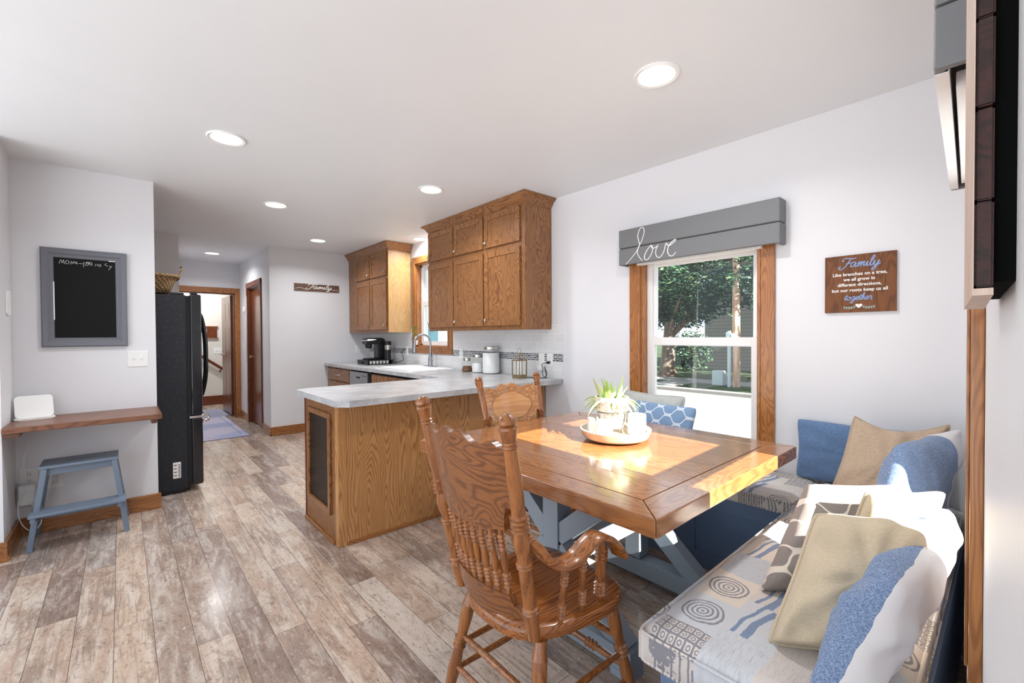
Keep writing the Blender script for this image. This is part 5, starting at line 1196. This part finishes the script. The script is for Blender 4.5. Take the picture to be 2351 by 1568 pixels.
# utility pole, boxes, wire
pp = gp(1690, 889)
t = thing('utility_pole', 'weathered wooden utility pole standing in the grass strip', 'pole', (pp.x, pp.y, ZG))
bm = nb(); lathe(bm, (pp.x, pp.y, ZG), (pp.x, pp.y, ZG+9.5), [(0, .15), (1, .11)], 14); obj('pole_shaft', bm, 'polew', t)
bm = nb(); box(bm, pp.x-.25, pp.x-.15, pp.y-.1, pp.y+.1, ZG+1.75, ZG+2.1, .02); obj('meter_box', bm, 'white', t)
bm = nb(); lathe(bm, (pp.x-.15, pp.y+.2, ZG), (pp.x-.15, pp.y+.2, ZG+2.2), [(0, .07), (1, .07)], 10); box(bm, pp.x-.25, pp.x-.05, pp.y+.12, pp.y+.3, ZG+1.85, ZG+2.15, .02); obj('conduit', bm, 'palehouse', t)
bm = nb(); tube(bm, crom([(pp.x, pp.y, ZG+5.3), (pp.x-6, pp.y+2, ZG+4.75), (pp.x-13, pp.y+6, ZG+5.6)], 8), .015, 5); obj('wire', bm, 'white', t)
bm = nb(); box(bm, pp.x+.1, pp.x+.5, pp.y+.55, pp.y+1.0, ZG, ZG+.6, .03); solo('utility_box', bm, 'palehouse', 'pale utility box in the grass beside the wooden pole', 'utility box', loc=(pp.x, pp.y+1.2, ZG))
# trees
def tree(name, label, bx_, by_, trunk_r, h0, blobs, n, lsz, seed):
    t = thing(name, label, 'tree', (bx_, by_, ZG), 0, 'trees across the street'); random.seed(seed)
    bm = nb(); lathe(bm, (bx_, by_, ZG-.05), (bx_+.2, by_, ZG+h0), [(0, trunk_r*1.7), (.06, trunk_r*1.25), (.2, trunk_r), (1, trunk_r*.6)], 14)
    for k in range(7): a = random.uniform(0, 6.3); tube(bm, crom([(bx_+.2, by_, ZG+h0*.7), (bx_+1.2*math.cos(a), by_+1.2*math.sin(a), ZG+h0*1.1), (bx_+2.6*math.cos(a), by_+2.6*math.sin(a), ZG+h0*1.5)], 4), [trunk_r*.4*(1-.08*i) for i in range(9)], 7)
    obj('trunk', bm, 'bark', t)
    bm = nb(); tot = sum(b[3]**2 for b in blobs)
    for (x, y, z, r) in blobs:
        for k in range(int(n*r*r/tot)):
            d = Vector((random.gauss(0, 1), random.gauss(0, 1), random.gauss(0, 1))).normalized()*r*random.uniform(.45, 1.05); d.z *= .75
            p = Vector((bx_+x, by_+y, ZG+z))+d; a = Vector((random.gauss(0, 1), random.gauss(0, 1), random.gauss(0, .6))).normalized(); b = a.orthogonal().normalized(); s = lsz*random.uniform(.6, 1.4)
            v = [bm.verts.new(q) for q in (p-a*s, p+b*s*.5, p+a*s, p-b*s*.5)]; bm.faces.new(v)
    obj('foliage', bm, 'fol', t)
tr = gp(1532, 862)
random.seed(5); bl = []
while len(bl) < 76:
    q = (random.uniform(-3.2, 2.2), random.uniform(-7, 2.4), random.uniform(3.0, 8.4), random.uniform(.7, 1.25))
    if q[2]-q[3]*.75 > 2.1-.35*min(0, q[1]+2.6) and q[2] < 8.6-.12*abs(q[1]+1)**1.5: bl.append(q)
tree('leafy_tree', 'big shade tree with thick trunk on the lawn across the street', tr.x, tr.y, .36, 2.7, bl, 30000, .10, 5)
bl = [(random.uniform(-3, 2.5), random.uniform(-5, 5), random.uniform(4.1, 10), random.uniform(1.6, 2.6)) for k in range(22)]
tree('leafy_tree', 'unseen tree added to shade the lawn, right of the big one', tr.x-1, tr.y-19, .36, 3.4, bl, 6000, .22, 6)  # added out of view so that its crown shades the lawn
tree('leafy_tree', 'distant tree filling the background behind the big shade tree', tr.x+22, tr.y+12, .4, 4, bl, 14000, .24, 9)
random.seed(21); bq = gp(1588, 852)
t = thing('bush', 'rounded dark bush beside the neighbour house', 'bush', (bq.x, bq.y, ZG)); bm = nb()
for k in range(1500):
    d = Vector((random.gauss(0, 1), random.gauss(0, 1), random.gauss(0, 1))).normalized()*random.uniform(.5, 1.1); p = Vector((bq.x, bq.y, ZG+1.15))+Vector((d.x*1.1, d.y*1.1, d.z*1.1)); a = Vector((random.gauss(0, 1), random.gauss(0, 1), random.gauss(0, 1))).normalized(); b = a.orthogonal().normalized(); s = .12
    bm.faces.new([bm.verts.new(q) for q in (p-a*s, p+b*s*.5, p+a*s, p-b*s*.5)])
obj('foliage', bm, 'fol', t)
# building beyond the sink window
t = thing('garage', 'teal sided garage with pale corner seen through the sink window', 'building', (9, 17, ZG))
bm = nb(); box(bm, 12.5, 18, 20, 30, ZG, ZG+2.75); obj('garage_wall', bm, 'teal', t)
bm = nb(); box(bm, 12.3, 12.5, 23.4, 24.6, ZG, ZG+2.4); obj('garage_door', bm, 'palehouse', t)
bm = nb(); prism(bm, [(12.1, ZG+2.75), (18.4, ZG+2.75), (15.2, ZG+4)], 'y', 19.7, 30.3); obj('roof', bm, 'palehouse', t)
